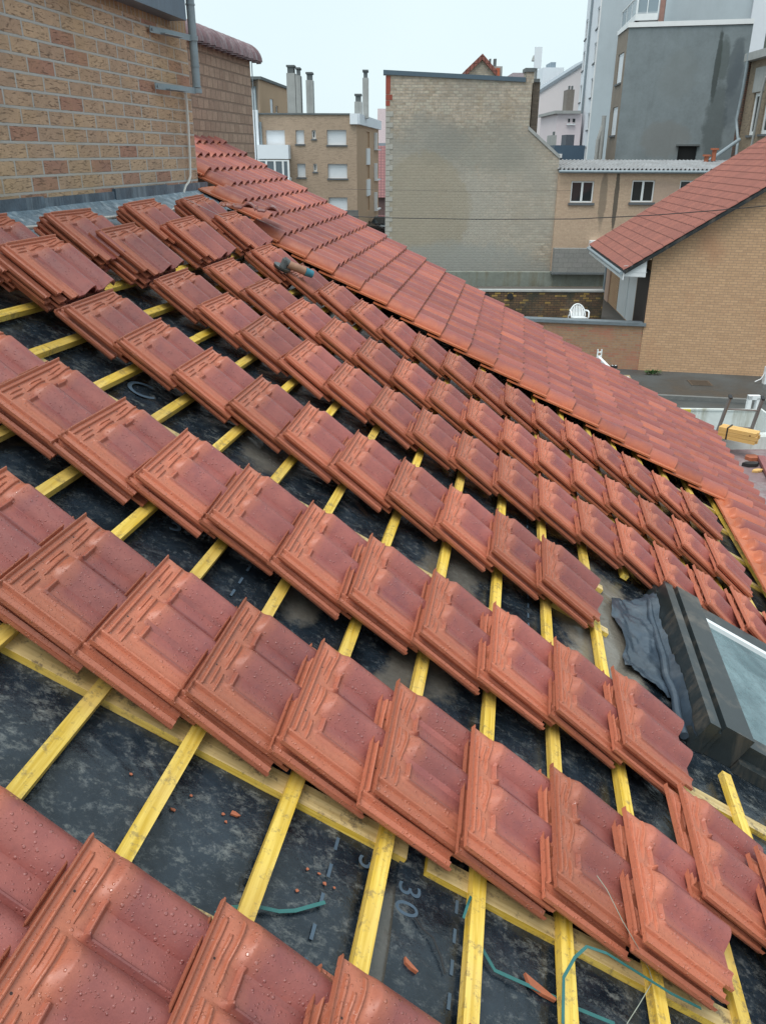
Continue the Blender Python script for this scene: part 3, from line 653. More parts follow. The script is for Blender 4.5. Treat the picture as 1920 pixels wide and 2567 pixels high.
mb = MB(); hn = Vector((-ed.y, ed.x, 0)); hn = hn if hn.x < 0 else -hn; mb.tube([B1+hn*.06-UZ*.06, B2+hn*.06-UZ*.06], .06, 10); part('gutter', mb, M_ZINC, GH, 50)
mb = MB(); mb.obox(B1-UZ*.26-ed*0, ed*eL, -hn*.03, UZ*.2); part('eave_board', mb, M_WHITE, GH)
pts = [gf(x, y, .24) for x, y in ((1560, 694), (1617, 695.5), (1622, 650), (1564, 682))]; mb = MB(); mb.prism(pts, -GF.n*.2)
for yy in (683, 667): a_, b_ = gf(1563, yy, .245), gf(1621, yy, .245); mb.obox(a_, b_-a_, GF.n*.006, UZ*.012)
part('gable_return', mb, M_WHITE, GH)
mb = MB(); sf0 = pts[0]; mb.prism([sf0, pts[1], pts[1]+ed*eL, sf0+ed*eL], UZ*.02); part('soffit', mb, M_WHITE, GH)
SF = Fac(bl+ed*eL, bl)                          # side wall, far end to the street corner
doorR = SF.rect(1545, 702, 1590, 806); doorR = (doorR[0], doorR[1], 1.16, 3.0)
mb = MB(); SF.wall(mb, 0, SF.len, 0, zE+.3, [doorR], .03); part('side_wall', mb, M_GB, GH)
dr = link('door', None, GH); mb = MB(); SF.box(mb, doorR, -.06, -.022); am = doorR[0]+(doorR[1]-doorR[0])*.55
part('door_leaf', mb, M_WHITE, dr); mb = MB(); SF.box(mb, (am-.025, am+.025, doorR[2], doorR[3]-.35), -.021, .01); part('door_bar', mb, M_PVC, dr)
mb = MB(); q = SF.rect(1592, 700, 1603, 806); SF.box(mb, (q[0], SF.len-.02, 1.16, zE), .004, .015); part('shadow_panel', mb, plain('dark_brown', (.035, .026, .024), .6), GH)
q = SF.rect(1516, 690, 1525, 806); mb = MB(); SF.box(mb, (q[0], q[1], 1.16, zE+.05), .004, .05); part('pier', mb, plain('pink_render', (.50, .34, .26), .8, .08), GH)
q = SF.az(1510, 750, .08); mb = MB(); mb.tube([SF.pt(q[0], 1.16, .08), SF.pt(q[0], zE, .08)], .05, 10); part('downpipe', mb, M_ZINC, GH, 50)
# yard wall
Yc = gf(1450, 803); zc_ = Yc.z; a0, _ = GF.az(1150, 803); mb = MB()
YW = thing('yard_wall', GF.pt(-3, 0), 'brick yard wall with slate coping running left from the gable house', 'wall'); YW['kind'] = 'thing'
M_YB = brick('mixed_brick', (.36, .22, .13), (.30, .17, .10), (.40, .15, .10), (.27, .22, .17), .23, .078, .012, bump=.35, stain=[((.6, .6, 1), (.40, .17, .11), .6, .5, .62), ((.8, .8, 1), (.20, .17, .14), .4, .55, .7)])
GF.box(mb, (a0, -.003, 0, zc_-.1), -.25, -.02); part('wall', mb, M_YB, YW)
mb = MB(); GF.box(mb, (a0, .06, zc_-.1, zc_), -.32, .05); part('coping', mb, plain('slate_coping', (.16, .19, .21), .5, .3, 6), YW)
TZ = 1.15; mb = MB(); tq = [GF.pt(-16, .2, -.3), GF.pt(8, .2, -.3), Vector((13, 36.5, .2)), Vector((-3, 36.5, .2))]; mb.prism(tq, UZ*(TZ-.2)); struct('terrace_ground', mb, plain('terrace_paving', (.10, .09, .08), .8))
# mossy wall behind the terrace
M_MOSS = brick('mossy_brick', (.16, .10, .05), (.10, .055, .035), (.38, .24, .07), (.035, .03, .025), .22, .078, .016, bump=.6, red=1.0, stain=[((1.1, 1.1, 1), (.035, .04, .030), .85, .47, .62), ((.8, .5, 1), (.17, .16, .13), .6, .55, .7)])
MF = Fac(atY(1100, 727, 28.7), atY(1514, 727, 28.7)); zt_ = MF.az(1400, 728)[1]
MW = thing('mossy_wall', MF.pt(MF.len/2, TZ), 'low dark mossy brick wall behind the white garden chair', 'wall'); MW['kind'] = 'thing'
mb = MB(); MF.box(mb, (0, MF.len, TZ, zt_-.05), -.2, 0); part('wall', mb, M_MOSS, MW)
mb = MB(); MF.box(mb, (0, MF.len, zt_-.05, zt_+.01), -.24, .03); part('coping', mb, M_CONC, MW)
for px in (1220, 1278):
    a_, z_ = MF.az(px, 743); mb = MB(); mb.tube([MF.pt(a_, z_, -.02), MF.pt(a_, z_, .03)], .11, 14); part('vent_hole', mb, M_BLACK, MW)
# rough yard back wall and block wall
RF = Fac(atY(1000, 700, 36.6), atY(1540, 700, 36.6)); zr = RF.az(1450, 683)[1]
mb = MB(); RF.box(mb, (0, RF.len, TZ, zr), -.3, 0)
solo('rough_wall', mb, plain('rough_render', (.21, .23, .20), .9, .3, 2.5, .6, stain=((.13, .10, .05), .7)), 'rough grey rendered wall stained with lichen below the concrete blocks', 'wall')['kind'] = 'thing'
BF = Fac(atY(1387, 650, 36.4), atY(1545, 650, 36.4)); zb0, zb1 = BF.az(1450, 682)[1], BF.az(1450, 623)[1]
mb = MB(); BF.box(mb, (0, BF.len, zb0, zb1), -.3, .05)
solo('block_wall', mb, brick('concrete_block', (.24, .235, .22), (.20, .20, .19), (.26, .25, .24), (.15, .15, .14), .42, .2, .014, bump=.2), 'grey concrete block wall above the lichen stained render', 'wall')['kind'] = 'thing'
mb = MB(); BF.box(mb, (-.05, BF.len, zb0-.09, zb0-.004), -.3, .12); solo('dark_ledge', mb, M_CONC_D, 'dark wet ledge under the concrete block wall', 'ledge')
# garden chair
cb = atY(1448, 800, 27.0); ch = thing('garden_chair', (cb.x, cb.y, TZ), 'white plastic garden armchair standing behind the yard wall', 'chair')
def cp(x, y, z): return Vector((cb.x+x, cb.y+y, TZ+z))
mb = MB(); n = 14; arc = [(.26*math.cos(math.pi*i/n), .26*math.sin(math.pi*i/n)) for i in range(n+1)]
mb.tube([cp(x, .12+.12*y/.26, .44+y*1.42) for x, y in arc], .022, 8)
for i in range(-4, 5): x = i*.048; mb.tube([cp(x, .10, .44), cp(x*1.12, .23, .40+.37*math.sqrt(max(0, 1-(x/.27)**2)))], .021, 6)
part('backrest', mb, M_PVC, ch, 60)
mb = MB(); mb.prism([cp(-.25, -.25, .42), cp(.25, -.25, .42), cp(.22, .14, .40), cp(-.22, .14, .40)], UZ*.03); part('seat', mb, M_PVC, ch)
for sx in (-1, 1):
    mb = MB(); mb.tube([cp(sx*.26, .15, .62), cp(sx*.29, -.05, .64), cp(sx*.29, -.22, .62), cp(sx*.28, -.26, .45)], .025, 8); part('armrest', mb, M_PVC, ch, 60)
    for sy in (-1, 1): mb = MB(); mb.tube([cp(sx*.27, sy*.22-.02, .45), cp(sx*.30, sy*.27, 0)], .022, 8); part('leg', mb, M_PVC, ch, 60)
# white gate
p1 = atZ(1503, 876, 1.25); p2 = atZ(1538, 920, 1.15); gt = thing('white_gate', (p1.x, p1.y, .1), 'white openwork metal gate standing on the pavement by the yard wall', 'gate'); gd = Vector((p2.x-p1.x, p2.y-p1.y, 0)); gn = gd.normalized(); gx = Vector((-gn.y, gn.x, 0))
for p, t_ in ((p1, 1.25), (p2, 1.12)):
    mb = MB(); b0 = Vector((p.x, p.y, .1))
    for sx in (-.07, .045): mb.obox(b0+gx*sx-gn*.03, gx*.025, gn*.06, UZ*(t_-.1))
    for i in range(9): mb.tube([b0+gx*-.06+UZ*(.08+i*.12), b0+gx*.06+UZ*(.14+i*.12)], .012, 6); mb.tube([b0+gx*.06+UZ*(.08+i*.12), b0+gx*-.06+UZ*(.14+i*.12)], .012, 6)
    part('gate_post', mb, M_PVC, gt)
mb = MB(); mb.obox(Vector((p2.x, p2.y, 1.12))-gx*.085-gn*.05, gx*.17, gn*.1, UZ*.07); part('post_cap', mb, M_BLACK, gt)
mb = MB(); mb.obox(Vector((p1.x, p1.y, .98))-gx*.04, gd, gx*.08, UZ*.06); mb.obox(Vector((p1.x, p1.y, .2))-gx*.02, gd, gx*.04, UZ*.05); part('rail', mb, M_PVC, gt)
for i in range(1, 7): mb = MB(); b0 = Vector((p1.x, p1.y, .25))+gd*i/7; mb.tube([b0, b0+UZ*.73], .014, 6); part('baluster', mb, M_PVC, gt)
# weed
wp = atZ(1633, 938, .1); rr = random.Random(4); mb = MB()
for i in range(120):
    a_ = rr.uniform(0, 6.28); l = rr.uniform(.05, .28); d = Vector((math.cos(a_)*l*1.2, math.sin(a_)*l*.5, rr.uniform(.03, .17))); s_ = Vector((-math.sin(a_), math.cos(a_), rr.uniform(-.5, .5)))*.02
    b0 = Vector((wp.x, wp.y-.08, .1)); mb.add([b0+d*.6-s_, b0+d*.6+s_, b0+d+s_*.3, b0+d-s_*.3], [[0, 1, 2, 3]])
solo('weed_plant', mb, plain('weed_leaf', (.05, .12, .03), .6), 'small green weed growing at the foot of the tan gable', 'plant', loc=(wp.x, wp.y, .1))
wp = atZ(1916, 962, .1); mb = MB(); mb.box(wp.x-.06, wp.y-.06, .1, wp.x+.1, wp.y+.1, .62); mb.tube([Vector((wp.x-.03, wp.y, .5)), Vector((wp.x-.15, wp.y, .25)), Vector((wp.x-.32, wp.y, .16))], .015, 6)
solo('white_post', mb, M_WHITE, 'short white post with a hose end at the foot of the gable', 'post', loc=(wp.x, wp.y, .1))
# ---- blank brick party-wall building
M_BLANK = brick('old_yellow_brick', (.50, .42, .33), (.32, .265, .205), (.53, .48, .38), (.33, .305, .265), .25, .11, .022, bump=.6, red=.7, stain=[((5, 6, 1), (.20, .165, .12), .45, .5, .62), ((.35, .25, 1), (.24, .23, .20), .6, .46, .66), ((1.4, .8, 1), (.33, .24, .14), .3, .5, .7)])
YB = 38.0; BP = lambda x, y: atY(x, y, YB)
def bxz(x, y): p = BP(x, y); return p.x, p.z
def spot(x, y, rx, ry, c, am, soft): a_, z_ = bxz(x, y); return (a_, z_, rx/F_PX*YB*1.1, ry/F_PX*YB*1.1, c, am, soft)
add_patches(M_BLANK, [spot(1060, 560, 175, 210, (.34, .33, .29), .55, .5), spot(1285, 500, 130, 150, (.38, .36, .31), .5, .7), spot(1210, 370, 130, 60, (.22, .22, .19), .5, .9), spot(1075, 350, 90, 50, (.22, .22, .20), .45, .9), spot(1060, 530, 105, 125, (.31, .265, .19), .55, .25), spot(1130, 690, 260, 75, (.29, .30, .28), .7, .6)], .8)
BB = thing('blank_wall_building', (BP(1180, 400).x, YB, 0), 'tall brown building whose blank yellow brick side wall faces the yard', 'building')
p = [BP(967, 187), BP(1318, 206), BP(1336, 207), BP(1326, 325), BP(1405, 399)]
xr = BP(1400, 420).x; pol = [Vector((BP(967, 400).x, YB, 0)), Vector((xr, YB, 0)), Vector((xr, YB, p[4].z)), Vector((p[3].x, YB, p[3].z)), Vector((p[3].x, YB, p[1].z)), Vector((BP(967, 400).x, YB, p[0].z))]
mb = MB(); mb.prism(pol, (0, 9, 0)); part('wall', mb, M_BLANK, BB)
mb = MB(); a_ = pol[5]; b_ = Vector((BP(1318, 206).x, YB, p[1].z)); mb.obox(a_+Vector((-.12, -.06, .003)), b_-a_+Vector((.1, 0, 0)), (0, .5, 0), UZ*.17); part('coping', mb, plain('blue_coping', (.075, .115, .15), .5, .1), BB)
mb = MB(); mb.obox(pol[3]+Vector((-.05, -.04, .004)), pol[2]-pol[3]+Vector((.06, 0, 0)), (0, .35, 0), UZ*.15); part('sloping_coping', mb, M_CONC, BB)
def cbox(x0, y0, x1, y1, Y, D): a_, b_ = atY(x0, (y0+y1)/2, Y), atY(x1, (y0+y1)/2, Y); zt2, zb2 = atY((x0+x1)/2, y0, Y).z, atY((x0+x1)/2, y1, Y).z; return (a_.x, Y, zb2, b_.x, Y+D, zt2)
cs = link('chimney', None, BB); mb = MB(); q = cbox(1319, 180, 1338, 208, YB-.003, .7); mb.box(*q); part('stack', mb, M_BLANK, cs); mb = MB(); q = cbox(1317, 170, 1341, 180, YB-.06, .8); mb.box(*q); part('cap', mb, M_CONC_D, cs)
cs = link('chimney', None, BB); mb = MB(); q = cbox(1332, 206, 1349, 345, YB+.75, .8); mb.box(*q); part('stack', mb, brick('dark_brick', (.14, .11, .085), (.10, .08, .06), (.2, .16, .12), (.10, .09, .08), .22, .07, .012), cs); mb = MB(); q = cbox(1337, 197, 1353, 206, YB+.7, .9); mb.box(*q); part('cap', mb, M_CONC_D, cs)
M_RED = plain('red_brick', (.30, .07, .045), .8); M_PALE = plain('pale_stone', (.40, .39, .35), .8, .3, 3)
mb = MB(); x0_ = pol[0].x
for i in range(3): mb.box(x0_-.02, YB-.015, p[0].z-.1-.62-i*.22, x0_+(.26 if i % 2 else .16), YB+.2, p[0].z-.1-.42-i*.22)
mb.box(x0_-.02, YB-.013, p[0].z-.62, x0_+.18, YB+.2, p[0].z-.04); part('red_corner', mb, M_RED, BB)
mb = MB(); z_ = 1.0; i = 0
while z_ < p[0].z-1.4: mb.box(x0_-.014, YB-.014, z_, x0_+(.3 if i % 2 else .17), YB+.2, z_+.19); z_ += .21; i += 1
part('pale_quoin', mb, M_PALE, BB)
# ---- low building with corrugated roof
LB_Y = 37.9; LF = Fac(Vector((xr+.002, LB_Y, 0)), Vector((22, LB_Y, 0))); zev = LF.az(1500, 432)[1]
LBt = thing('corrugated_roof_building', (xr+4, LB_Y, 0), 'low tan building with corrugated sheet roof and three white framed windows', 'building')
M_TAN = brick('dusty_brick', (.50, .365, .26), (.45, .325, .23), (.45, .31, .225), (.42, .32, .24), .22, .07, .01, bump=.2, red=.4)
def lsp(x, y, rx, ry, c, am, soft): a_, z_ = atY(x, y, LB_Y).x, atY(x, y, LB_Y).z; return (a_, z_, rx/F_PX*LB_Y, ry/F_PX*LB_Y, c, am, soft)
add_patches(M_TAN, [lsp(1543, 500, 6, 75, (.06, .055, .045), .85, .5), lsp(1510, 500, 10, 70, (.13, .11, .085), .6, .7), lsp(1660, 520, 60, 70, (.42, .31, .26), .5, .7)], 2.0)
wr = [LF.rect(1430, 454, 1487, 508), LF.rect(1582, 452, 1639, 507), LF.rect(1701, 452, 1757, 507)]; br = LF.rect(1474, 602, 1506, 640)
mb = MB(); LF.wall(mb, 0, LF.len, 0, zev, wr, .14); LF.shell(mb, 0, LF.len, 0, zev, 7); part('wall', mb, M_TAN, LBt)
for r in wr: window(LBt, LF, r, 'two', fw=.055, dep=.12)
mb = MB(); LF.box(mb, br, .003, .3); part('meter_box', mb, M_WHITE, LBt)
def corr():
    mb = MB(); vs, fs = [], []; n = 700; ztop = atY(1500, 402, 42).z; Ls = LF.len
    for j, (yy, zz_) in enumerate(((LB_Y-.18, zev+.12), (42.0, ztop))):
        for i in range(n+1): x = LF.o.x-.05+Ls*i/n; vs.append((x, yy, zz_+.05*math.sin(2*math.pi*Ls*i/n/.186)))
    for i in range(n): fs.append([i, i+1, n+2+i, n+1+i])
    mb.add(vs, fs); return mb
part('roof', corr(), plain('corrugated_sheet', (.30, .31, .32), .7, .35, 1.5, .1, stain=((.16, .13, .12), .6)), LBt, 60)
mb = MB(); mb.box(LF.o.x, LB_Y, zev, 22, 44, zev+.1); part('roof_deck', mb, M_CONC_D, LBt)
mb = MB(); mb.tube([Vector((LF.o.x-.05, LB_Y-.26, zev+.03)), Vector((22, LB_Y-.26, zev+.03))], .065, 8); part('gutter', mb, M_ZINC, LBt, 60)
# clay pots and moss on the corrugated roof
for (px, py, w_) in ((1790, 379, 11), (1770, 395, 9)):
    c_ = atY(px, py, 41.2); mb = MB(); mb.tube([c_-UZ*.42, c_+UZ*.05], .10, 12); mb.tube([c_+UZ*.05, c_+UZ*.13], .19, 12)
    solo('clay_vent_pot', mb, plain('orange_clay', (.38, .12, .06), .7), '%s orange clay vent pot on the corrugated roof beside the grey wall' % ('upper' if py < 385 else 'lower'), 'vent pot', 'orange clay vent pots', 40)
# ---- grey rendered building behind
DF = Fac(atY(1576, 68, 52), atY(1888, 58, 50.4)); zD = DF.az(1640, 66)[1]
M_DG = plain('grey_render', (.20, .235, .25), .85, .2, 1.2, .2, stain=((.10, .12, .12), .35))
def dsp(x, y, rx, ry, c, am, soft): h_ = hit(x, y, DF.o, DF.n); t_ = Vector((0, 0, 1)).cross(DF.n); return (h_.dot(t_), h_.z, rx/F_PX*51, ry/F_PX*51, c, am, soft)
add_patches(M_DG, [dsp(1796, 170, 7, 78, (.035, .045, .042), .8, .7), dsp(1812, 150, 14, 50, (.06, .075, .07), .6, .7), dsp(1842, 170, 18, 62, (.06, .075, .085), .6, .7), dsp(1790, 310, 26, 90, (.065, .08, .08), .6, .7), dsp(1665, 350, 60, 45, (.19, .195, .19), .6, .7), dsp(1840, 230, 20, 90, (.08, .10, .12), .5, .8), dsp(1700, 190, 45, 60, (.18, .20, .20), .4, .9)], 1.5)
DB = thing('grey_rendered_building', (DF.pt(DF.len/2, 0)), 'dark grey rendered building with streaked blank wall and white roof edge', 'building')
hr = DF.rect(1697, 366, 1744, 412); mb = MB(); DF.wall(mb, 0, DF.len, 0, zD, [hr], .5); part('wall', mb, M_DG, DB)
mb = MB(); DF.box(mb, hr, -.6, -.5); part('dark_opening', mb, M_BLACK, DB); mb = MB(); DF.box(mb, (hr[0]-.15, hr[1]+.12, hr[3]-.0, hr[3]+.09), -.1, .16); part('lintel', mb, M_CONC_D, DB)
SL = atY(1549, 86, 55.6); DS = Fac(SL, DF.pt(0, 0)); mb = MB(); ws = [DS.rect(1554, 131, 1567, 204), DS.rect(1537, 268, 1550, 338)]
ws = [(DS.len*.28, DS.len*.80, w_[2], w_[3]) for w_ in ws]
mb = MB(); DS.wall(mb, 0, DS.len, 0, zD, ws, .12); part('side_wall', mb, plain('brown_render', (.24, .20, .16), .85, .2, 1), DB)
for w_ in ws: window(DB, DS, w_, 'shutter', dep=.1)
mb = MB(); pr = [DS.pt(0, zD), DS.pt(DS.len, zD), DF.pt(DF.len, zD), DF.pt(DF.len, zD)+Vector((0, 9, 0))]; mb.prism([q-UZ*.05 for q in pr], UZ*.04); part('roof', mb, M_CONC, DB)
mb = MB(); DF.box(mb, (-.05, DF.len, zD-.02, zD+.22), -.2, .07); DS.box(mb, (0, DS.len-.02, zD-.02, zD+.22), -.2, .07); part('roof_edge', mb, M_WHITE, DB)
# ---- pale tower
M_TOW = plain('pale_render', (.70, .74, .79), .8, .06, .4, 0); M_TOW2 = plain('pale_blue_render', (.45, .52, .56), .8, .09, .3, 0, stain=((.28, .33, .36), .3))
K = atY(1489.5, 200, 70); TL_ = atY(1455, 200, 82); TR_ = atY(1990, 200, 66); TF = Fac(TL_, K); TG = Fac(K, TR_); zT = 46
TW = thing('pale_tower_block', (K.x, K.y, 0), 'tall pale apartment tower with narrow window slots rising above the roofs', 'tower')
zz_ = .2902; wa = []
for (x0, y0, x1, y1) in ((208, 45, 232, 212), (168, 370, 192, 530), (134, 680, 160, 835), (99, 980, 126, 1120), (76, 1265, 96, 1400), (102, 160, 128, 310), (64, 450, 94, 600), (37, 740, 62, 880), (10, 1010, 34, 1140)):
    wa.append(TF.rect(1440+x0*zz_, y0*zz_, 1440+x1*zz_, y1*zz_))
cA = sum(w_[0] for w_ in wa[:5])/5; cB = sum(w_[0] for w_ in wa[5:])/4; wA = .9; fh = 2.72
hs = [(cA, cA+2.0, w_[2], w_[3]) for w_ in wa[:5]]+[(cB, cB+2.0, w_[2], w_[3]) for w_ in wa[5:]]; hs = [h for h in hs]
hs = [(max(.2, h[0]), min(TF.len-.6, h[1]), h[2], h[3]) for h in hs]
mb = MB(); TF.wall(mb, 0, TF.len, 0, zT, hs, .3); part('wall', mb, M_TOW, TW)
for h in hs: window(TW, TF, h, 'one', dep=.12, fw=.08)
mb = MB(); TG.wall(mb, 0, TG.len, 0, zT); TG.shell(mb, 0, TG.len, 0, zT, 14); part('wall', mb, M_TOW2, TW)
mb = MB(); TF.box(mb, (TF.len-.35, TF.len+.0, 0, zT), .004, .08); part('corner_band', mb, M_WHITE, TW)
mb = MB(); a_ = (cA+cB+1.5)/2; mb.tube([TF.pt(a_, 0, .12), TF.pt(a_, zT, .12)], .09, 8); part('downpipe', mb, M_ZINC, TW, 60)
mb = MB(); a_ = TG.az(1884, 20)[0]; TG.box(mb, (a_, a_+3, 0, zT), .01, .5); part('corner_bay', mb, M_TOW, TW)
# balcony on the tower
bf = Fac(atY(1591, 50, 60), atY(1647, 50, 59.6)); r = bf.rect(1591, 38, 1647, 62); bc = link('balcony', None, TW)
mb = MB(); bf.box(mb, (0, bf.len, r[2]+.25, r[2]+.62), -8, 0); d2 = atY(1549, 84, 66)
bl2 = Fac(atY(1553, 70, 67), bf.pt(0, 0)); mb2 = mb; bl2.box(mb, (0, bl2.len-.003, r[2]+.25, r[2]+.62), -.3, 0); part('slab', mb, M_WHITE, bc)
zr0, zr1 = r[2]+.64, r[2]+1.65
for FF_ in (bf, bl2):
    mb = MB(); n_ = 3 if FF_ is bl2 else 2
    for i in range(n_+1): a_ = (FF_.len-.05)*i/n_; FF_.box(mb, (a_, a_+.05, zr0, zr1), -.12, -.06)
    FF_.box(mb, (0, FF_.len, zr1, zr1+.06), -.14, -.04); part('railing', mb, M_PVC, bc)
    mb = MB(); FF_.box(mb, (.05, FF_.len-.05, zr0+.08, zr1-.05), -.10, -.085); part('pane', mb, glassy('smoked_glass', (.22, .28, .32), .2), bc)
mb = MB(); bf.box(mb, (bf.len+.05, bf.len+.35, r[2]-2, r[2]+6), -8, -.1); part('brick_pier', mb, plain('rust_brick', (.30, .17, .14), .8), bc)
# white flue beside the grey building
mb = MB(); a_ = atY(1514, 290, 54); mb.tube([Vector((a_.x, 54, 0)), a_], .13, 10); a2 = atY(1498, 352, 54); mb.tube([Vector((a2.x, 54, 0)), Vector((a2.x, 54, a2.z)), Vector((a_.x, 54, a2.z+.9))], .12, 8)
solo('flue_pipe', mb, M_CONC, 'pale flue pipe with a side branch beside the grey rendered building', 'flue', smooth=50, loc=(a_.x, 54, 0))
# ---- old brick house at the right edge
OF = Fac(atY(1874, 210, 46), atY(1990, 210, 40.5)); OB = thing('old_brick_house', OF.pt(3, 0), 'old brown brick house with tall white windows at the right edge', 'house')
M_OB = brick('old_brown_brick', (.27, .21, .145), (.21, .16, .11), (.18, .13, .09), (.22, .19, .15), .22, .07, .013, bump=.3)
zo = OF.az(1895, 152)[1]; w1 = OF.rect(1881, 233, 1900, 338); w2 = OF.rect(1912, 215, 1934, 335)
mb = MB(); OF.wall(mb, 0, OF.len, 0, zo, [w1, w2], .2); OF.shell(mb, 0, OF.len, 0, zo, 8); part('wall', mb, M_OB, OB)
for w_ in (w1, w2): window(OB, OF, w_, 'one', fw=.16, dep=.15)
mb = MB(); OF.box(mb, (0, OF.len, zo, zo+.35), -.3, .4); part('cornice', mb, M_CONC, OB)
mb = MB(); OF.box(mb, (w1[0]-.2, w1[1]+.2, w1[3]+.02, w1[3]+1.1), -.02, .05); part('lintel', mb, M_CONC, OB)
mb = MB(); a_, z_ = OF.az(1899, 60); OF.box(mb, (.15, OF.len, zo+.35, zo+3.6), -4, -.4); part('slate_roof', mb, plain('mossy_slate', (.10, .115, .095), .8, .35, 3, .3), OB)
DO = Fac(OF.pt(1.9, 0, .05), OF.pt(6, 0, .05)); mb = MB(); rD = (0, 1.9, zo+.7, zo+2.6); DO.box(mb, rD, -1.2, 0); part('dormer', mb, M_SLATE, OB)
window(OB, DO, (.3, 1.5, zo+.9, zo+2.4), 'two', dep=-.04, sill=False, fw=.12)
mb = MB(); OF.box(mb, (-.45, -.003, 0, zo+.3), -.4, .1); part('broken_edge', mb, brick('broken_brick', (.20, .09, .06), (.12, .08, .06), (.08, .07, .06), (.05, .045, .04), .2, .08, .03, bump=1.0), OB)
mb = MB(); pts = [hit(x, y, OF.o+OF.n*.35, OF.n) for x, y in ((1877, 132), (1862, 220), (1845, 300), (1846, 320), (1849, 350), (1843, 400))]; mb.tube(pts, .075, 8); part('downpipe', mb, M_ZINC, OB, 60)
mb = MB(); pts = [hit(x, y, OF.o+OF.n*.3, OF.n) for x, y in ((1919, 192), (1910, 222), (1880, 380), (1874, 402))]; mb.tube(pts, .06, 8); part('white_pipe', mb, M_CONC, OB, 60)
mb = MB(); pts = [atY(1852, 350, 43), atY(1774, 405, 41.5)]; mb.tube(pts, .09, 8); part('sloping_pipe', mb, M_ZINC, OB, 60)
# ---- far roofs between
def cc2(x, y): return 1100+x*.24184, 120+y*.24184
def block(name, x0, y0, x1, y1, Y, D, mat, label, cat='building', group=None, parts=None):
    (x0, y0), (x1, y1) = cc2(x0, y0), cc2(x1, y1); q = cbox(x0, y0, x1, y1, Y, D); t = thing(name, ((q[0]+q[3])/2, Y, 0), label, cat, group)
    mb = MB(); mb.box(q[0], q[1], 0, *q[3:]); part('wall', mb, mat, t); return t, q
def pbox(par, name, x0, y0, x1, y1, Y, D, mat): (x0, y0), (x1, y1) = cc2(x0, y0), cc2(x1, y1); mb = MB(); mb.box(*cbox(x0, y0, x1, y1, Y, D)); return part(name, mb, mat, par)
M_PINK = plain('pink_render', (.82, .75, .75), .8, .04, .3, 0); M_WREN = plain('white_render', (.76, .81, .86), .8, .04, .3, 0)
t, q = block('white_roof_house', 1062, 203, 1275, 700, 100, 12, M_WREN, 'white cubic building with grey rooftop tank behind the chimney'); pbox(t, 'side_wall', 1036, 212, 1062, 480, 104, 8, M_TOW); pbox(t, 'tank', 1158, 148, 1210, 203, 102, 3, plain('tank', (.22, .28, .33), .6))
pk = thing('pink_gable_building', (atY(1400, 300, 90).x, 90, 0), 'large pale pink rendered building with a sloping gable edge', 'building')
P_ = [atY(*cc2(x, y), 90) for x, y in ((1022, 484), (1480, 192))]; e_ = P_[1]+(P_[1]-P_[0])*.25; mb = MB(); mb.prism([Vector((P_[0].x, 90, 0)), Vector((e_.x, 90, 0)), e_, P_[0]], (0, 8, 0)); part('wall', mb, M_PINK, pk)
mb = MB(); mb.obox(P_[0]+Vector((0, -.1, 0)), e_-P_[0], (0, 8.2, 0), UZ*.32); part('roof_edge', mb, plain('grey_edge', (.30, .34, .38), .7), pk)
t, q = block('pink_lean_building', 1215, 682, 1470, 1005, 75, 8, plain('rose_render', (.70, .62, .64), .8, .05, .4, 0), 'small rose rendered building with a cornice and brown chimney'); pbox(t, 'cornice', 1203, 650, 1470, 682, 74.7, 8, M_CONC)
for (x0, x1) in ((1338, 1356), (1385, 1410)): pbox(t, 'window', x0, 734, x1, 770, 74.9, .09, M_GLASS)
pbox(t, 'sill', 1325, 785, 1412, 800, 74.8, .3, M_WHITE)
cs = pbox(t, 'chimney', 1322, 432, 1396, 655, 76, 1.5, plain('brown_stack', (.20, .175, .155), .8))
for x in (1348, 1378): pbox(t, 'chimney_pot', x, 393, x+12, 432, 76.3, .4, M_CONC_D)
t, q = block('grey_chimney_house', 1166, 905, 1216, 1010, 70, 2, M_CONC, 'thin grey chimney stack above the blue roof', 'chimney'); pbox(t, 'chimney_pot', 1186, 868, 1202, 905, 70.5, .4, M_CONC_D)
t, q = block('blue_clad_building', 1185, 1010, 1500, 1300, 56, 6, plain('blue_cladding', (.06, .105, .16), .5, .1, 3, .1), 'dark blue clad building just above the corrugated roof'); pbox(t, 'roof_plant', 1315, 900, 1400, 1010, 57.5, 1.5, plain('plant', (.09, .10, .12), .6)); pbox(t, 'sign_panel', 1232, 1098, 1274, 1140, 55.9, .09, M_WHITE)
t, q = block('far_mauve_block', 752, 258, 1040, 700, 120, 9, plain('mauve', (.42, .35, .37), .8), 'low mauve building far behind the blue coping')
sg = thing('small_gable_house', (atY(1215, 170, 52).x, 52, 0), 'small brick gable with red verge and three chimney pots behind the blank wall', 'house')
g_ = [atY(*cc2(x, y), 52) for x, y in ((270, 290), (447, 120), (600, 300))]; mb = MB(); mb.prism([Vector((g_[0].x, 52, 0)), Vector((g_[2].x, 52, 0)), g_[2], g_[1], g_[0]], (0, 5, 0)); part('wall', mb, M_BLANK, sg)
mb = MB(); mb.obox(g_[0]+Vector((0, -.15, -.02)), g_[1]-g_[0], (0, 5.2, 0), UZ*.30); mb.obox(g_[1]+Vector((0, -.153, -.02)), g_[2]-g_[1], (0, 5.2, 0), UZ*.30); part('roof', mb, M_FAR_T, sg)
cs = link('chimney', None, sg); pbox(cs, 'stack', 525, 190, 655, 340, 53, 1.2, M_CONC); pbox(cs, 'clay_panel', 590, 208, 630, 320, 52.9, .09, plain('orange_tile', (.50, .13, .06), .7))
for x in (466, 524, 570): pbox(cs, 'chimney_pot', x, 112, x+(16 if x < 560 else 26), 190, 53.4, .4, M_CONC_D)
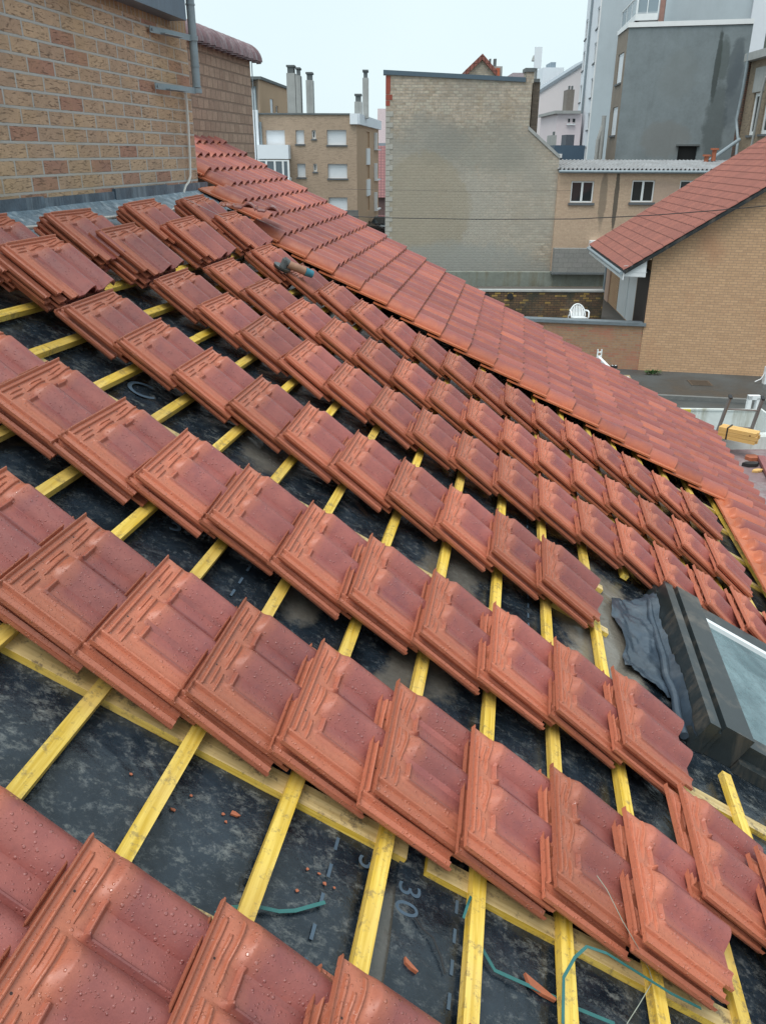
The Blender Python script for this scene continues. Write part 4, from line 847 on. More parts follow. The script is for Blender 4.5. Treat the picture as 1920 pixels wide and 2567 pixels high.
# street lamp
lp = atY(1345, 165, 60); L1 = atY(*cc2(1008, 160), 60); L2 = atY(*cc2(1016, 72), 60); sl_ = thing('street_lamp', (L1.x, 60, 0), 'grey street lamp head rising behind the chimney of the blank wall', 'street lamp')
mb = MB(); mb.tube([Vector((L1.x, 60, 0)), Vector((L1.x, 60, L1.z))], .16, 10, r2=.10); part('pole', mb, M_CONC, sl_, 50)
mb = MB(); mb.tube([L1, L1.lerp(L2, .3), L1.lerp(L2, .7), L2], .13, 10); mb.tube([L1.lerp(L2, .25), L1.lerp(L2, .6), L1.lerp(L2, .9)], .34, 12, r2=.25); part('lamp_head', mb, M_CONC, sl_, 60)
mb = MB(); c_ = L1.lerp(L2, .6); mb.box(c_.x-.2, c_.y-.42, c_.z-.6, c_.x+.25, c_.y-.2, c_.z+.6); part('lamp_glass', mb, M_WREN, sl_)
# ---- apartment building at the left
def c1(x, y): return 600+x*.2351, 80+y*.2351
def rc(F, x0, y0, x1, y1, off=0): (x0, y0), (x1, y1) = c1(x0, y0), c1(x1, y1); return F.rect(x0, y0, x1, y1, off)
AC = atY(*c1(1250, 990), 67); AL = atY(*c1(160, 990), 67); AR = atY(*c1(1483, 1000), 82); AF = Fac(AL, AC); AS = Fac(AC, AR)
AP = thing('apartment_building', (AC.x-6, 67, 0), 'flat roofed tan brick apartment building with white shutters and tall chimneys', 'building')
M_AB = brick('apartment_brick', (.42, .31, .225), (.36, .265, .19), (.30, .22, .16), (.37, .30, .23), .22, .07, .012, bump=.1, stain=[((.25, .2, 1), (.22, .165, .12), .35, .5, .7)])
M_AS = plain('ochre_render', (.48, .32, .20), .8, .08, .5, 0)
zA = AF.az(*c1(800, 882))[1]
hf = [rc(AF, *w_) for w_ in ((285, 1048, 487, 1215), (603, 1048, 692, 1195), (775, 1048, 815, 1140), (935, 1045, 1140, 1205), (620, 1405, 707, 1550), (790, 1405, 828, 1490), (945, 1408, 1150, 1562), (797, 1762, 833, 1850), (955, 1765, 1152, 1912), (640, 1765, 720, 1905))]
mb = MB(); AF.wall(mb, 0, AF.len, 0, zA, hf, .25); part('wall', mb, M_AB, AP)
hsd = [rc(AS, *w_) for w_ in ((1352, 1065, 1386, 1232), (1354, 1420, 1386, 1562), (1356, 1750, 1388, 1905), (1438, 1085, 1472, 1250), (1438, 1410, 1472, 1570), (1438, 1720, 1472, 1885))]
mb = MB(); AS.wall(mb, 0, AS.len, 0, zA, hsd, .2); AS.shell(mb, 0, AS.len, 0, zA, .1); part('side_wall', mb, M_AS, AP)
for i, h in enumerate(hf): window(AP, AF, h, 'one' if i in (2, 5, 7) else 'shutter', dep=.22, fw=.09)
for i, h in enumerate(hsd): window(AP, AS, h, 'shutter', dep=.18, sill=False, mat=(plain('brown_shutter', (.22, .14, .08), .7) if i == 0 else bpy.data.materials['brown_shutter']) if i < 3 else M_SHUT)
for w_ in ((1350, 1242, 1384, 1416), (1352, 1574, 1388, 1746)): mb = MB(); AS.box(mb, rc(AS, *w_), .004, .1); part('white_panel', mb, M_WHITE, AP)
for w_ in ((1436, 1075, 1442, 1262), (1436, 1400, 1442, 1580), (1436, 1710, 1442, 1895), (1436, 1250, 1482, 1262), (1436, 1570, 1482, 1582), (1436, 1885, 1482, 1897)): mb = MB(); AS.box(mb, rc(AS, *w_), .01, .25); part('window_surround', mb, M_WHITE, AP)
mb = MB(); pr = [AF.pt(0, zA-.02), AF.pt(AF.len, zA-.02), AS.pt(AS.len, zA-.02), AS.pt(AS.len, zA-.02)+Vector((-20, 6, 0)), AF.pt(0, zA-.02)+Vector((0, 14, 0))]; mb.prism(pr, UZ*.01); part('roof', mb, M_CONC_D, AP)
a_ = AF.az(*c1(1180, 930))[0]; zp0 = AF.az(*c1(1200, 985))[1]; mb = MB(); AF.box(mb, (a_, AF.len+.1, zp0, zA+.08), -.3, .25); AS.box(mb, (-.1, AS.len+.2, zp0, zA+.08), -.3, .25); part('white_parapet', mb, M_WREN, AP)
mb = MB(); AF.box(mb, (0, a_, zA-.01, zA+.10), -.3, .08); part('roof_edge', mb, M_CONC_D, AP)
for (x0, y0, x1, y1) in ((510, 400, 600, 900), (606, 425, 658, 900), (714, 475, 788, 900), (1228, 705, 1306, 920), (1314, 450, 1376, 920)):
    (u0, w0), (u1, w1_) = c1(x0, y0), c1(x1, y1); q = cbox(u0, w0+9, u1, w1_, 70, 1.2); cs = link('chimney', None, AP); mb = MB(); mb.box(*q); part('stack', mb, M_CONC, cs); mb = MB(); mb.box(q[0]+.08, q[1]+.1, q[5], q[3]-.08, q[4]-.1, q[5]+.42); mb.box(q[0]+.0, q[1]+.02, q[5]+.43, q[3], q[4], q[5]+.55); part('cap', mb, M_CONC_D, cs)
BAf = Fac(atY(*c1(178, 1280), 65.4), atY(*c1(524, 1280), 65.4)); r = rc(BAf, 178, 1203, 524, 1354); bc = link('balcony', None, AP)
mb = MB(); BAf.box(mb, (0, BAf.len, r[2], r[3]), -1.55, 0); part('parapet', mb, M_WREN, bc)
r2 = rc(BAf, 205, 1364, 525, 1556); mb = MB()
for f_ in (0, .27, .55, .82, 1): a_ = r2[0]+(r2[1]-r2[0])*f_; BAf.box(mb, (a_-.07, a_+.07, r2[2], r2[3]), -.12, -.02)
BAf.box(mb, (r2[0], r2[1], r2[3]-.1, r2[3]), -.11, -.021); part('glazing_frame', mb, M_PVC, bc)
mb = MB(); BAf.box(mb, (r2[0], r2[1], r2[2], r2[3]-.1), -.1, -.05); part('pane', mb, glassy('grey_glass', (.10, .13, .15), .15), bc)
r3 = rc(BAf, 178, 1558, 540, 1720); mb = MB(); BAf.box(mb, (0, BAf.len, r3[2], r3[3]), -1.55, 0); part('parapet', mb, M_WREN, bc)
mb = MB(); r4 = rc(AF, 150, 835, 213, 1215); AF.box(mb, (r4[0], r4[1], 0, r4[3]), .01, .5); part('white_pilaster', mb, M_WREN, AP)
mb = MB(); a_ = AF.az(*c1(236, 1100))[0]; mb.tube([AF.pt(a_, 2, .2), AF.pt(a_, AF.az(*c1(236, 960))[1], .2)], .09, 8); part('downpipe', mb, M_ZINC, AP, 60)
PL = atY(*c1(205, 507), 71); PR = atY(*c1(520, 614), 82.5); PFc = Fac(PL, PR); zP = PFc.az(*c1(215, 508))[1]; mb = MB(); ph = [rc(PFc, 331, 716, 364, 868), rc(PFc, 391, 790, 415, 866)]
PFc.wall(mb, 0, PFc.len, zA-.5, zP, ph, .2); part('penthouse_wall', mb, M_AS, AP)
window(AP, PFc, ph[0], 'shutter', dep=.1, sill=False); window(AP, PFc, ph[1], 'one', dep=.15, sill=False)
mb = MB(); PG = Fac(atY(*c1(125, 505), 74), PL); PG.wall(mb, 0, PG.len, zA-.5, zP); part('penthouse_wall', mb, M_AB, AP)
mb = MB(); PG.box(mb, rc(PG, 140, 585, 188, 870), .01, .1); part('pane', mb, glassy('blue_glass', (.30, .38, .42), .2), AP)
mb = MB(); PFc.box(mb, (0, PFc.len, zP, zP+.2), -6, .2); part('roof_edge', mb, M_CONC_D, AP)
# fence by the apartments
FFc = Fac(atY(*c1(1060, 1960), 64), atY(*c1(1262, 1960), 64)); fr_ = thing('railing_fence', FFc.pt(3, 0), 'dark metal railing in front of the apartment building ground floor', 'fence'); zf_ = FFc.az(*c1(1150, 1912))[1]
mb = MB()
for i in range(24): a_ = FFc.len*i/23; FFc.box(mb, (a_, a_+.05, 0, zf_), 0, .05)
part('balusters_panel', mb, M_CONC_D, fr_); mb = MB(); FFc.box(mb, (0, FFc.len+.05, zf_, zf_+.07), -.01, .06); FFc.box(mb, (0, FFc.len+.05, .25, .3), -.01, -.002); part('rail', mb, M_CONC_D, fr_)
# houses beyond
def tilemat(): return brick('far_pantile', (.28, .13, .13), (.25, .12, .12), (.32, .15, .14), (.14, .07, .075), .35, .35, .06, off=0, bump=.2)
q = cbox(*c1(1470, 1278), *c1(1640, 1765), 92, 8); t = thing('far_tiled_house', ((q[0]+q[3])/2, 92, 0), 'dark red tiled roof house seen between apartment and blank wall', 'house')
mb = MB(); mb.prism([Vector((q[0], 92, q[2])), Vector((q[3], 92, q[2])), Vector((q[3], 96, q[5]+.6)), Vector((q[0], 96, q[5]+.6))], (0, 3, 0)); part('roof', mb, tilemat(), t)
mb = MB(); mb.box(q[0], 92.3, 0, q[3], 99, q[2]); part('wall', mb, plain('maroon_wall', (.16, .10, .095), .8), t)
q = cbox(*c1(1470, 1185), *c1(1640, 1300), 120, 9); t = thing('far_grey_house', ((q[0]+q[3])/2, 120, 0), 'distant grey building with a brownish roof above the red tiles', 'house'); mb = MB(); mb.box(q[0], 120, 0, q[3], 129, q[5]); part('wall', mb, plain('grey_far', (.28, .32, .36), .8), t)
mb = MB(); mb.prism([Vector((q[0], 120, q[5])), Vector((q[3], 120, q[5])), Vector((q[3], 125, q[5]+4.4)), Vector((q[0], 125, q[5]+4.4))], (0, 3, 0)); part('roof', mb, plain('brown_far', (.36, .30, .31), .8), t)
# ---- cars
def car(px, py, Y, L, paint, label, yaw, grp='cars parked beside the apartment building'):
    b = atZ(px, py, 0); rt = thing('parked_car', (b.x, b.y, 0), label, 'car', grp); rot = Matrix.Rotation(yaw, 3, 'Z')
    P = lambda x, y, z: Vector((b.x, b.y, 0))+rot @ Vector((x, y, z))    # x across, +y rear
    def loft(secs, cap=True):
        mb = MB(); vs = []; n = len(secs[0])
        for s in secs: vs += [P(*q) for q in s]
        fs = [[i*n+j, (i+1)*n+j, (i+1)*n+(j+1) % n, i*n+(j+1) % n] for i in range(len(secs)-1) for j in range(n)]
        fs += [list(range(n)), [(len(secs)-1)*n+j for j in reversed(range(n))]]; mb.add(vs, fs); return mb
    def sec(y, w, z0, z1): return [(-w, y, z0), (-w*1.02, y, (z0+z1)/2), (-w*.93, y, z1), (0, y, z1+.03), (w*.93, y, z1), (w*1.02, y, (z0+z1)/2), (w, y, z0)]
    part('body', loft([sec(0, .74, .32, .62), sec(.12, .86, .24, .78), sec(.9, .90, .22, .93), sec(1.3, .91, .22, .98), sec(3.6, .91, .22, .98), sec(4.1, .86, .28, .92)]), paint, rt, 35)
    part('cabin', loft([[(-.80, 1.15, .97), (-.78, 1.15, .98), (.78, 1.15, .98), (.80, 1.15, .97)], [(-.80, 1.75, .97), (-.62, 1.75, 1.42), (.62, 1.75, 1.42), (.80, 1.75, .97)], [(-.80, 3.3, .97), (-.60, 3.3, 1.45), (.60, 3.3, 1.45), (.80, 3.3, .97)], [(-.78, 3.95, .95), (-.66, 3.85, 1.0), (.66, 3.85, 1.0), (.78, 3.95, .95)]]), M_GLASS, rt, 35)
    part('car_roof', loft([[(-.63, 1.72, 1.41), (-.60, 1.72, 1.47), (.60, 1.72, 1.47), (.63, 1.72, 1.41)], [(-.62, 3.35, 1.43), (-.58, 3.35, 1.49), (.58, 3.35, 1.49), (.62, 3.35, 1.43)]]), paint, rt, 35)
    for sx in (-1, 1):
        for y in (.85, 3.35):
            w = link('wheel', None, rt); mb = MB(); mb.tube([P(sx*.72, y, .32), P(sx*.92, y, .32)], .32, 18); part('tyre', mb, M_BLACK, w, 40); mb = MB(); mb.tube([P(sx*.90, y, .32), P(sx*.935, y, .32)], .20, 14); part('rim', mb, M_ZINC, w, 40)
        mb = MB(); mb.prism([P(sx*.45, .03, .60), P(sx*.76, .08, .62), P(sx*.80, .16, .74), P(sx*.50, .03, .70)], rot @ Vector((0, .1, .0))); part('headlight', mb, M_WREN, rt)
        mb = MB(); mb.obox(P(sx*.88, 1.25, .98), rot @ Vector((sx*.16, 0, 0)), rot @ Vector((0, .1, 0)), UZ*.12); part('wing_mirror', mb, paint, rt)
    mb = MB(); mb.obox(P(-.45, -.01, .40), rot @ Vector((.9, 0, 0)), rot @ Vector((0, .05, 0)), UZ*.16); part('grille', mb, M_BLACK, rt)
M_CB = NT('black_paint').fin((.012, .014, .018), .12, spec=.7); M_CG = NT('grey_paint').fin((.16, .20, .23), .2, spec=.6)
car(943, 592, 73, 4, M_CB, 'black car parked facing the camera beside the ochre apartment side', R_(-14)); car(914, 582, 78, 4, M_CG, 'grey car partly hidden behind the black car', R_(40))
# ---- bush at the foot of the blank wall
bp_ = atY(1028, 650, 37.2); rr = random.Random(9); mb = MB()
for i in range(900):
    a_ = rr.uniform(0, 6.28); e__ = rr.uniform(-1, 1); l = rr.uniform(.3, 1)**.5; c_ = Vector((bp_.x+math.cos(a_)*l*.75*math.sqrt(1-e__*e__), bp_.y+math.sin(a_)*l*.4, bp_.z-.55+e__*.7*l)); s_ = Vector((rr.uniform(-1, 1), rr.uniform(-1, 1), rr.uniform(-1, 1))).normalized()*.06; t_ = s_.orthogonal().normalized()*.045
    mb.add([c_-s_, c_+t_, c_+s_, c_-t_], [[0, 1, 2, 3]])
bs_ = thing('ivy_bush', (bp_.x, bp_.y, 0), 'dark green bush showing above the tiling at the foot of the blank wall', 'bush'); part('foliage', mb, plain('bush_leaf', (.045, .075, .03), .6), bs_)
mb = MB(); mb.tube([Vector((bp_.x, bp_.y, 0)), bp_-UZ*.6], .06, 8); part('stem', mb, M_CBAT, bs_)
# ---- wires
def wire(name, pts, r, lab):
    mb = MB(); P_ = []
    for i in range(len(pts)-1):
        a_, b_ = atY(*pts[i]), atY(*pts[i+1])
        for k in range(8): P_.append(a_.lerp(b_, k/8))
    P_.append(atY(*pts[-1])); mb.tube(P_, r, 5); solo(name, mb, M_BLACK, lab, 'cable')
wire('overhead_cable', [(840, 541, 30), (968, 546, 28), (1200, 550, 26), (1440, 549, 24), (1629, 540, 23), (1788, 528, 22), (1990, 510, 21)], .012, 'thick dark overhead cable sagging across the blank brick wall')
wire('thin_overhead_wire', [(840, 474, 36), (1200, 480, 36), (1430, 478, 36)], .006, 'thin overhead wire crossing the middle of the blank brick wall')
# ---- neighbour wall just beyond the roof
w2c = atY(633, 270, 13.2); W2 = Fac(Vector((w2c.x, w2c.y, 0))-Vector((U.x, U.y, 0)).normalized()*7, w2c); zc2_ = hit(633, 133, W2.o, W2.n).z
NW = thing('neighbour_house', W2.pt(5, 0), 'neighbouring brown brick house end with curved tile coping beyond the roof', 'house')
u_ = W2.az(560, 300)[0]; mb = MB(); W2.box(mb, (W2.len-2.65, W2.len, 0, zc2_-.02), -3, 0); part('wall', mb, M_W2, NW)
M_COP = plain('purple_coping_tile', (.17, .10, .11), .45, .5, 9, .1, stain=((.42, .38, .40), .5))
for i in range(13):
    a_ = W2.len+.09-i*.215; mb = MB(); n = 8; vs, fs = [], []
    for j in range(n+1):
        t_ = math.pi*.5*j/n
        for k in range(7):
            f_ = -1+k/3; h_ = .10*max(0, 1-f_*f_)**.6
            rr_ = .22+h_; vs.append(W2.pt(a_+f_*.10, zc2_-.12+rr_*math.sin(t_)*.8, -.16+rr_*math.cos(t_)))
    for j in range(n):
        for k in range(6): o_ = j*7+k; fs.append([o_, o_+1, o_+8, o_+7])
    vs2 = [v-(W2.n*.02*0+UZ*.0) for v in vs]; mb.add(vs, fs)
    vs3 = [v-W2.n*.02-UZ*.02 for v in vs]; mb.add(vs3, [f[::-1] for f in fs])
    part('coping_tile', mb, M_COP, NW, 60)
mb = MB(); W2.box(mb, (W2.len-2.65, W2.len+.02, zc2_-.02, zc2_+.02), -3, -.02); part('wall_cap', mb, M_CONC_D, NW)
mb = MB(); a_ = atY(627, 143, 13.6); mb.tube([Vector((a_.x+.02, a_.y, a_.z)), Vector((a_.x+.02, a_.y, a_.z-1.6))], .008, 6); solo('antenna_rod', mb, M_ZINC, 'thin vertical metal rod beside the end of the brown neighbour wall', 'antenna')
# ---- beyond the eave: annex roof, parapet, truck bed, ladder, lumber
ZA = 2.35
M_ANX = plain('mauve_roofing', (.22, .15, .155), .55, .4, 3, .3, stain=((.34, .33, .33), .7))
e0 = RP(12, 19.4); e1 = RP(-22, 19.4); ed2 = (e1-e0); ed2.z = 0; ed2n = ed2.normalized(); eo = Vector((-ed2n.y, ed2n.x, 0)); eo = eo if eo.x > 0 else -eo
pk0 = atZ(1815, 1120, ZA+.05); pk1 = atZ(1920, 1124, ZA+.05)
base_ = Vector((e0.x, e0.y, 0)); AO = Vector((pk0.x, pk0.y, 0))
mb = MB(); mb.add([Vector((pk0.x-.6, pk0.y, ZA)), Vector((pk0.x+8, pk0.y+.3, ZA)), Vector((e1.x+9, e1.y, ZA)), Vector((e1.x-.1, e1.y, ZA))], [[3, 2, 1, 0]]); 
AX = thing('annex_roof', (pk0.x+1, pk0.y-2, 0), 'flat mauve annex roof littered with debris below the eave', 'roof'); AX['kind'] = 'thing'; part('roofing', mb, M_ANX, AX)
mb = MB(); g0 = RP(11.3, 19.62, -.35); g1 = RP(-22, 19.62, -.35); gg = (g1-g0); mb.obox(Vector((g0.x-.15, g0.y, ZA+.02)), Vector((gg.x, gg.y, 0)), eo*.42, UZ*.05); part('zinc_strip', mb, M_ZINC, AX)
mb = MB(); mb.obox(Vector((pk0.x-.25, pk0.y, ZA-.6)), Vector((6, .25, 0)), (0, .22, 0), UZ*.80); part('parapet', mb, M_WHITE_D, AX)
# debris on annex
def c2_(x, y): return 1700+x*.2261, 900+y*.2261
def dchip(name, x, y, sx, sy, sz, mat, lab, cat, yaw=0.0, z=ZA+.004):
    p_ = atZ(*c2_(x, y), z); rot = Matrix.Rotation(yaw, 3, 'Z'); mb = MB(); rr = random.Random(int(x+y))
    pts = [rot @ Vector((sx*math.cos(k/6*6.283)*rr.uniform(.7, 1.1), sy*math.sin(k/6*6.283)*rr.uniform(.7, 1.1), 0))+Vector((p_.x, p_.y, z)) for k in range(6)]
    mb.prism(pts, UZ*sz); solo(name, mb, mat, lab, cat, loc=(p_.x, p_.y, z))
M_BROK = bpy.data.materials['orange_clay']
dchip('broken_tile', 815, 1110, .13, .10, .05, M_BROK, 'broken orange tile piece on the mauve annex roof', 'tile fragment')
dchip('dark_rag', 800, 1185, .13, .07, .05, M_BLACK, 'crumpled dark rag lying on the annex roof', 'rag'); dchip('wood_offcut', 872, 1248, .09, .05, .03, M_LUMB, 'small yellow wood offcut on the annex roof', 'wood offcut', .3)
a_ = atZ(*c2_(870, 1100), ZA+.03); b_ = atZ(*c2_(1000, 1370), ZA+.03); mb = MB(); d_ = b_-a_; mb.obox(a_, d_*1.6, Vector((-d_.y, d_.x, 0)).normalized()*.10, UZ*.05); solo('red_plank', mb, plain('faded_red', (.27, .10, .10), .7), 'faded dark red plank lying along the annex roof edge', 'plank')
# lumber
lt = thing('lumber_bundle', atZ(*c2_(620, 860), ZA+.25), 'strapped bundle of yellow timber battens resting on the white parapet', 'lumber'); zl = ZA+.24
A0 = atZ(*c2_(425, 870), zl); A1 = atZ(*c2_(835, 955), zl); ld = (A1-A0); lw = Vector((-ld.y, ld.x, 0)).normalized()*-1; lw = lw if lw.y > 0 else -lw
for i in range(3):
    for j in range(3): mb = MB(); mb.obox(A0+lw*(i*.066)+UZ*(j*.058), ld*(1+.03*((i+j) % 2)), lw*.063, UZ*.055); part('timber', mb, M_LUMB, lt)
mb = MB(); lu = ld.normalized(); mb.obox(A0+lu*.12-lw.normalized()*.006-UZ*.006, lu*.02, lw.normalized()*.21, UZ*.19); part('strap', mb, M_BLACK, lt)
# ladder
T1 = atY(1829, 997, 11.7); T2 = atY(1910, 1000, 11.7); B1_ = atY(1803, 1066, 11.95); B2_ = atY(1884, 1072, 11.95); ldr = thing('ladder', B1_, 'worn aluminium ladder leaning against the eave above the white truck bed', 'ladder')
M_ALU = plain('worn_aluminium', (.20, .17, .16), .45, .2, 8, .05)
for T, B in ((T1, B1_), (T2, B2_)):
    mb = MB(); d_ = (T-B).normalized(); x_ = (T2-T1).normalized(); y_ = d_.cross(x_).normalized(); mb.obox(B-d_*1.9-x_*.012-y_*.03, d_*((T-B).length+1.9), x_*.028, y_*.065); part('rail', mb, M_ALU, ldr)
    mb = MB(); mb.obox(T-x_*.02-y_*.036, d_*.03, x_*.044, y_*.077); part('rail_cap', mb, M_BLACK, ldr)
for k in range(7):
    f_ = .60-k*.62; a_ = B1_.lerp(T1, f_); b_ = B2_.lerp(T2, f_); mb = MB(); mb.tube([a_, b_], .014, 8); part('rung', mb, M_ALU, ldr, 50)
# truck bed
TBz = 1.45; f0 = atZ(1690, 1023, TBz); f1 = atZ(1901, 1026, TBz); tb = thing('dropside_truck', ((f0.x+f1.x)/2, f0.y-1, 0), 'white dropside truck bed with dirty panels parked behind the eave', 'truck'); fd = (f1-f0).normalized(); fn = Vector((fd.y, -fd.x, 0))
f00 = f0-fd*1.0; LT = (f1-f00).length
mb = MB(); mb.obox(f00-UZ*.42, fd*LT, fn*.04, UZ*.42); mb.obox(f00-UZ*.03+fn*-.01, fd*LT, fn*.07, UZ*.035); part('side_panel', mb, M_WHITE_D, tb)
mb = MB(); mb.obox(f00-UZ*.42+fn*2.0, fd*LT, fn*.04, UZ*.42); part('side_panel', mb, M_WHITE_D, tb)
mb = MB(); mb.obox(f1-UZ*.42+fn*.045, fd*.04, fn*1.95, UZ*.45); part('end_panel', mb, M_WHITE_D, tb)
mb = MB(); mb.obox(f00-UZ*.5, fd*LT, fn*2.0, UZ*.08); part('bed_floor', mb, plain('bed_floor', (.33, .37, .39), .5, .2, 3, .05), tb)
q1 = atZ(1880, 1024, TBz); mb = MB(); mb.obox(q1-fd*.12, fd*.08, fn*.1, UZ*.3); mb.obox(q1+fd*.06, fd*.07, fn*.1, UZ*.26); mb.obox(q1-fd*.12+UZ*.22, fd*.25, fn*.1, UZ*.09); part('bracket', mb, M_WHITE, tb)
mb = MB(); mb.obox(f0+fd*.0+fn*.05-UZ*.4, fd*.32, fn*.06, UZ*.40); part('yellow_board', mb, plain('yellow_paint', (.55, .40, .04), .6), tb)
mb = MB(); mb.obox(f00+fn*.1-UZ*.95, fd*LT, fn*1.8, UZ*.4); part('chassis', mb, M_BLACK, tb)
for a_ in (.6, LT-.7):
    for o_ in (.2, 1.85): w = link('wheel', None, tb); mb = MB(); c_ = f00+fd*a_+fn*o_; c_.z = .38; mb.tube([c_-fn*.1, c_+fn*.1], .38, 18); part('tyre', mb, M_BLACK, w, 40)
c0 = f00-fd*1.7; mb = MB(); mb.obox(Vector((c0.x, c0.y, .45))+fn*.05, fd*1.6, fn*1.95, UZ*1.7); part('cab', mb, M_WHITE, tb)
# ---- small things on the roof
gp = (714, 655); u0, v0_ = deck(722, 662, .5); gr = thing('angle_grinder', RP(u0, v0_, .42), 'dusty angle grinder with teal rear grip lying on a tile stack', 'angle grinder')
d_ = (U*.50+V*.86).normalized(); b0 = RP(u0, v0_, .50); nn_ = N
mb = MB(); mb.tube([b0, b0+d_*.05, b0+d_*.16], .034, 12); part('motor_body', mb, plain('dusty_orange', (.36, .20, .13), .7, .3, 20), gr, 50)
mb = MB(); mb.tube([b0+d_*.162, b0+d_*.20, b0+d_*.235], .037, 12, r2=.032); part('rear_grip', mb, plain('teal_plastic', (.04, .20, .27), .5), gr, 50)
mb = MB(); mb.tube([b0-d_*.045+N*.02, b0+d_*.0+N*.01], .03, 10); mb.tube([b0-d_*.03+N*.03, b0-d_*.03-N*.05], .03, 10); part('gear_head', mb, M_CONC_D, gr, 50)
mb = MB(); mb.tube([b0-d_*.035-U*.0+N*-.055, b0-d_*.035+N*-.06], .07, 24); part('disc', mb, M_BLACK, gr, 50)
mb = MB(); mb.tube([b0-d_*.035+N*-.05, b0-d_*.035+N*-.035], .075, 24); part('guard', mb, M_DARKMET, gr, 50)
# straps
def strap(pts, lab, w=.014, mat=M_STRAP, group='green strapping bands'):
    P_ = [RP(*deck(x, y, h), h) for x, y, h in pts]; mb = MB(); vs, fs = [], []; Q = []
    for i in range(len(P_)-1):
        for k in range(4): Q.append(P_[i].lerp(P_[i+1], k/4))
    Q.append(P_[-1])
    for i, p_ in enumerate(Q):
        t_ = (Q[min(i+1, len(Q)-1)]-Q[max(0, i-1)]).normalized(); s_ = t_.cross(N).normalized()*w*.3; vs += [p_-s_, p_+s_, p_+s_+N*.0012, p_-s_+N*.0012]
    for i in range(len(Q)-1):
        o_ = i*4
        for a_, b_ in ((0, 1), (1, 2), (2, 3), (3, 0)): fs.append([o_+a_, o_+b_, o_+4+b_, o_+4+a_])
    mb.add(vs, fs); return solo('strapping_band', mb, mat, lab, 'strap', group)
strap([(540, 2290, -.2), (575, 2275, -.22), (640, 2272, -.27), (700, 2285, -.3), (740, 2283, -.3), (815, 2262, -.28)], 'short green strap passing under a batten near the front tiles', .018)
strap([(1204, 2372, -.27), (1240, 2433, -.28), (1300, 2460, -.28), (1390, 2500, -.28), (1450, 2530, -.27), (1540, 2567, -.25)], 'teal strap with a kink crossing two felt bays at the bottom', .02)
strap([(1410, 2567, -.05), (1412, 2450, -.04), (1440, 2400, .02), (1470, 2373, .06), (1520, 2390, .06), (1600, 2440, .0), (1680, 2490, -.03), (1756, 2528, -.1)], 'dark green strap looping over the counter batten at bottom right', .016)
strap([(1161, 2302, -.12), (1172, 2268, -.10), (1180, 2247, -.14)], 'short dark green strap end against the side of a batten', .014)
strap([(1495, 2195, .27), (1520, 2230, .29), (1560, 2310, .3), (1595, 2370, .2), (1625, 2430, -.05), (1635, 2460, -.08), (1600, 2520, -.1), (1570, 2567, -.15)], 'thin pale grass stalk hanging over the tiles at bottom right', .004, plain('dry_stalk', (.30, .32, .26), .8), None).name = 'dry_stalk'
for q in [o for o in bpy.data.objects if o.name == 'dry_stalk']: q['category'] = 'plant stalk'
strap([(440, 490, .62), (470, 500, .66), (560, 545, .70)], 'thin grey metal rod lying over the topmost tile stack', .012, M_ZINC, None).name = 'metal_rod'
for q in [o for o in bpy.data.objects if o.name == 'metal_rod']: q['category'] = 'rod'
strap([(1040, 2300, -.29), (1060, 2330, -.29), (1085, 2350, -.28), (1105, 2400, -.29), (1115, 2440, -.3)], 'thin dark cord lying across the muddy felt at the bottom', .010, M_BLACK, None).name = 'loose_twine'
for q in [o for o in bpy.data.objects if o.name == 'loose_twine']: q['category'] = 'twine'
# chips
chips = [(330, 1940, 'beside the second batten'), (567, 2060, 'upper one of a pair in the third felt bay'), (588, 2040, 'largest of the pair in the third felt bay'), (436, 2030, 'left of the third felt bay'), (560, 2040, 'tiny one above the pair'), (745, 2232, 'single one above the short green strap'), (838, 2225, 'small one at the edge of the dashed line'), (757, 2411, 'lying low by the front tile'), (800, 2190, 'middle of a scatter under the long batten'), (815, 2215, 'lower end of the scatter'), (770, 2178, 'upper end of the scatter'), (88, 1667, 'by the long counter batten at left'), (480, 1995, 'high in the second felt bay')]
for i, (x, y, w_) in enumerate(chips):
    u_, v_ = deck(x, y, -.32); rr = random.Random(i*7+1); p_ = RP(u_, v_, sheet_h(u_, v_)+.01); s = rr.uniform(.004, .0075)*(1.7 if i in (2, 7, 11) else 1); mb = MB()
    pts = [p_+(U*math.cos(k/5*6.283)*rr.uniform(.5, 1.1)+V*math.sin(k/5*6.283)*rr.uniform(.6, 1.6))*s for k in range(5)]; mb.prism(pts, N*s*.5)
    solo('tile_chip', mb, M_BROK, 'orange tile chip on the felt, '+w_, 'tile fragment', 'orange tile chips on the felt')
for (x, y, l, w_, rt, lab) in ((1027, 2422, .05, .014, .6, 'red stick-shaped tile shard on the muddy felt'), (1350, 2480, .11, .028, .35, 'long orange tile shard behind the teal strap')):
    u_, v_ = deck(x, y, -.3); p_ = RP(u_, v_, sheet_h(u_, v_)+.02); d_ = V*math.cos(rt)-U*math.sin(rt)*.6; d_.normalize(); s_ = d_.cross(N).normalized(); mb = MB()
    mb.prism([p_-d_*l/2-s_*w_*.5, p_-d_*l*.3+s_*w_*.5, p_+d_*l*.1+s_*w_*.45, p_+d_*l/2+s_*w_*.1, p_+d_*l*.5-s_*w_*.2], N*.012); solo('tile_shard', mb, M_BROK, lab, 'tile fragment', 'orange tile shards')
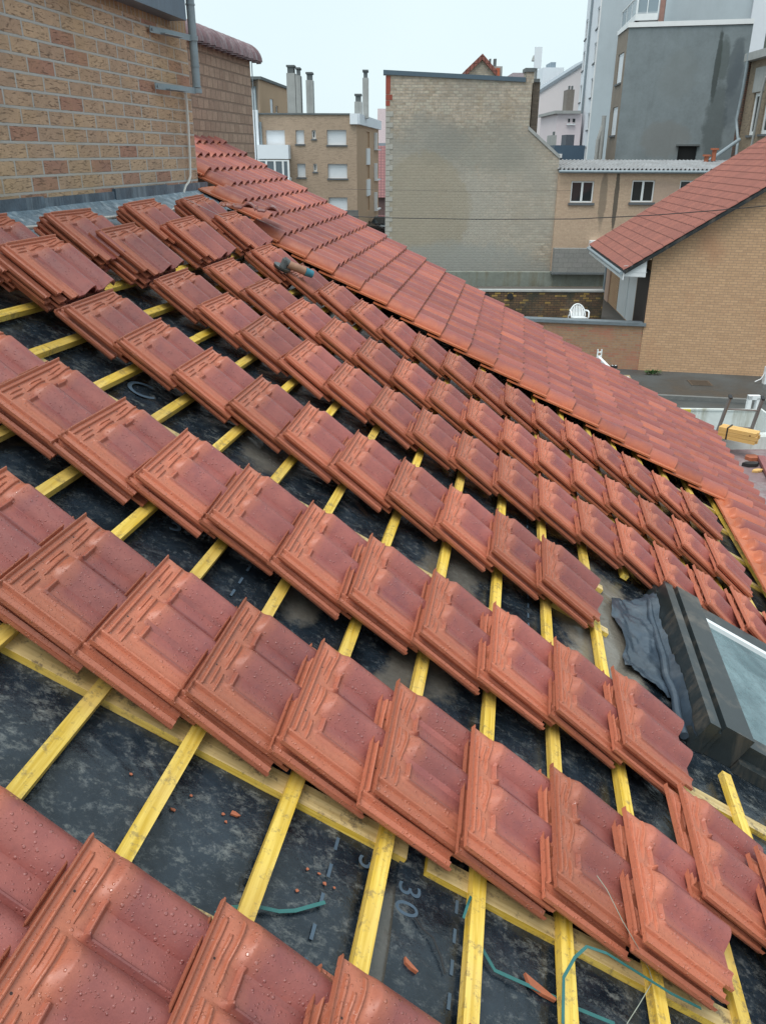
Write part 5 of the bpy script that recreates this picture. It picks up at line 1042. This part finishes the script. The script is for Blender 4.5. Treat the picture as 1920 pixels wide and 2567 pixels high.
# ================================================================ camera, light
cam = bpy.data.cameras.new('camera'); co = bpy.data.objects.new('camera', cam); COL.objects.link(co)
cam.sensor_fit = 'VERTICAL'; cam.sensor_height = 36.0; cam.lens = 36.0*F_PX/2567.0; cam.clip_end = 3000; cam.clip_start = .05
co.matrix_world = Matrix(((RT.x, UP.x, -FW.x, CAM.x), (RT.y, UP.y, -FW.y, CAM.y), (RT.z, UP.z, -FW.z, CAM.z), (0, 0, 0, 1)))
SC.camera = co
w = bpy.data.worlds.new('World'); SC.world = w; w.use_nodes = True; nt = w.node_tree; bg = nt.nodes['Background']
sky = nt.nodes.new('ShaderNodeTexSky'); sky.sky_type = 'NISHITA'; sky.sun_disc = False; sky.sun_elevation = R_(48); sky.sun_rotation = R_(200); sky.dust_density = 4; sky.air_density = 1.0
sc_ = nt.nodes.new('ShaderNodeMix'); sc_.data_type = 'RGBA'; sc_.blend_type = 'MIX'; sc_.inputs[0].default_value = .90
nt.links.new(sky.outputs[0], sc_.inputs[6]); 
tc = nt.nodes.new('ShaderNodeTexCoord'); nz = nt.nodes.new('ShaderNodeTexNoise'); nz.inputs['Scale'].default_value = 1.6; nz.inputs['Detail'].default_value = 3
nt.links.new(tc.outputs['Generated'], nz.inputs['Vector']); rp = nt.nodes.new('ShaderNodeValToRGB'); nt.links.new(nz.outputs['Fac'], rp.inputs[0])
rp.color_ramp.elements[0].position = .35; rp.color_ramp.elements[1].position = .65
rp.color_ramp.elements[0].color = (7.3, 8.9, 9.5, 1); rp.color_ramp.elements[1].color = (8.3, 9.7, 10.0, 1)
nt.links.new(rp.outputs[0], sc_.inputs[7]); nt.links.new(sc_.outputs[2], bg.inputs[0]); bg.inputs[1].default_value = .070
sl = bpy.data.lights.new('sun', 'SUN'); sl.energy = 1.9; sl.angle = R_(40); sl.color = (1, .97, .93); so = bpy.data.objects.new('sun', sl); COL.objects.link(so)
so.rotation_euler = Vector((.2, .28, -.93)).to_track_quat('-Z', 'Y').to_euler()
vs = SC.view_settings; vs.view_transform = 'Standard'; vs.look = 'None'; vs.exposure = 0.66; vs.gamma = 1.0
SC.cycles.max_bounces = 6; SC.cycles.use_denoising = True
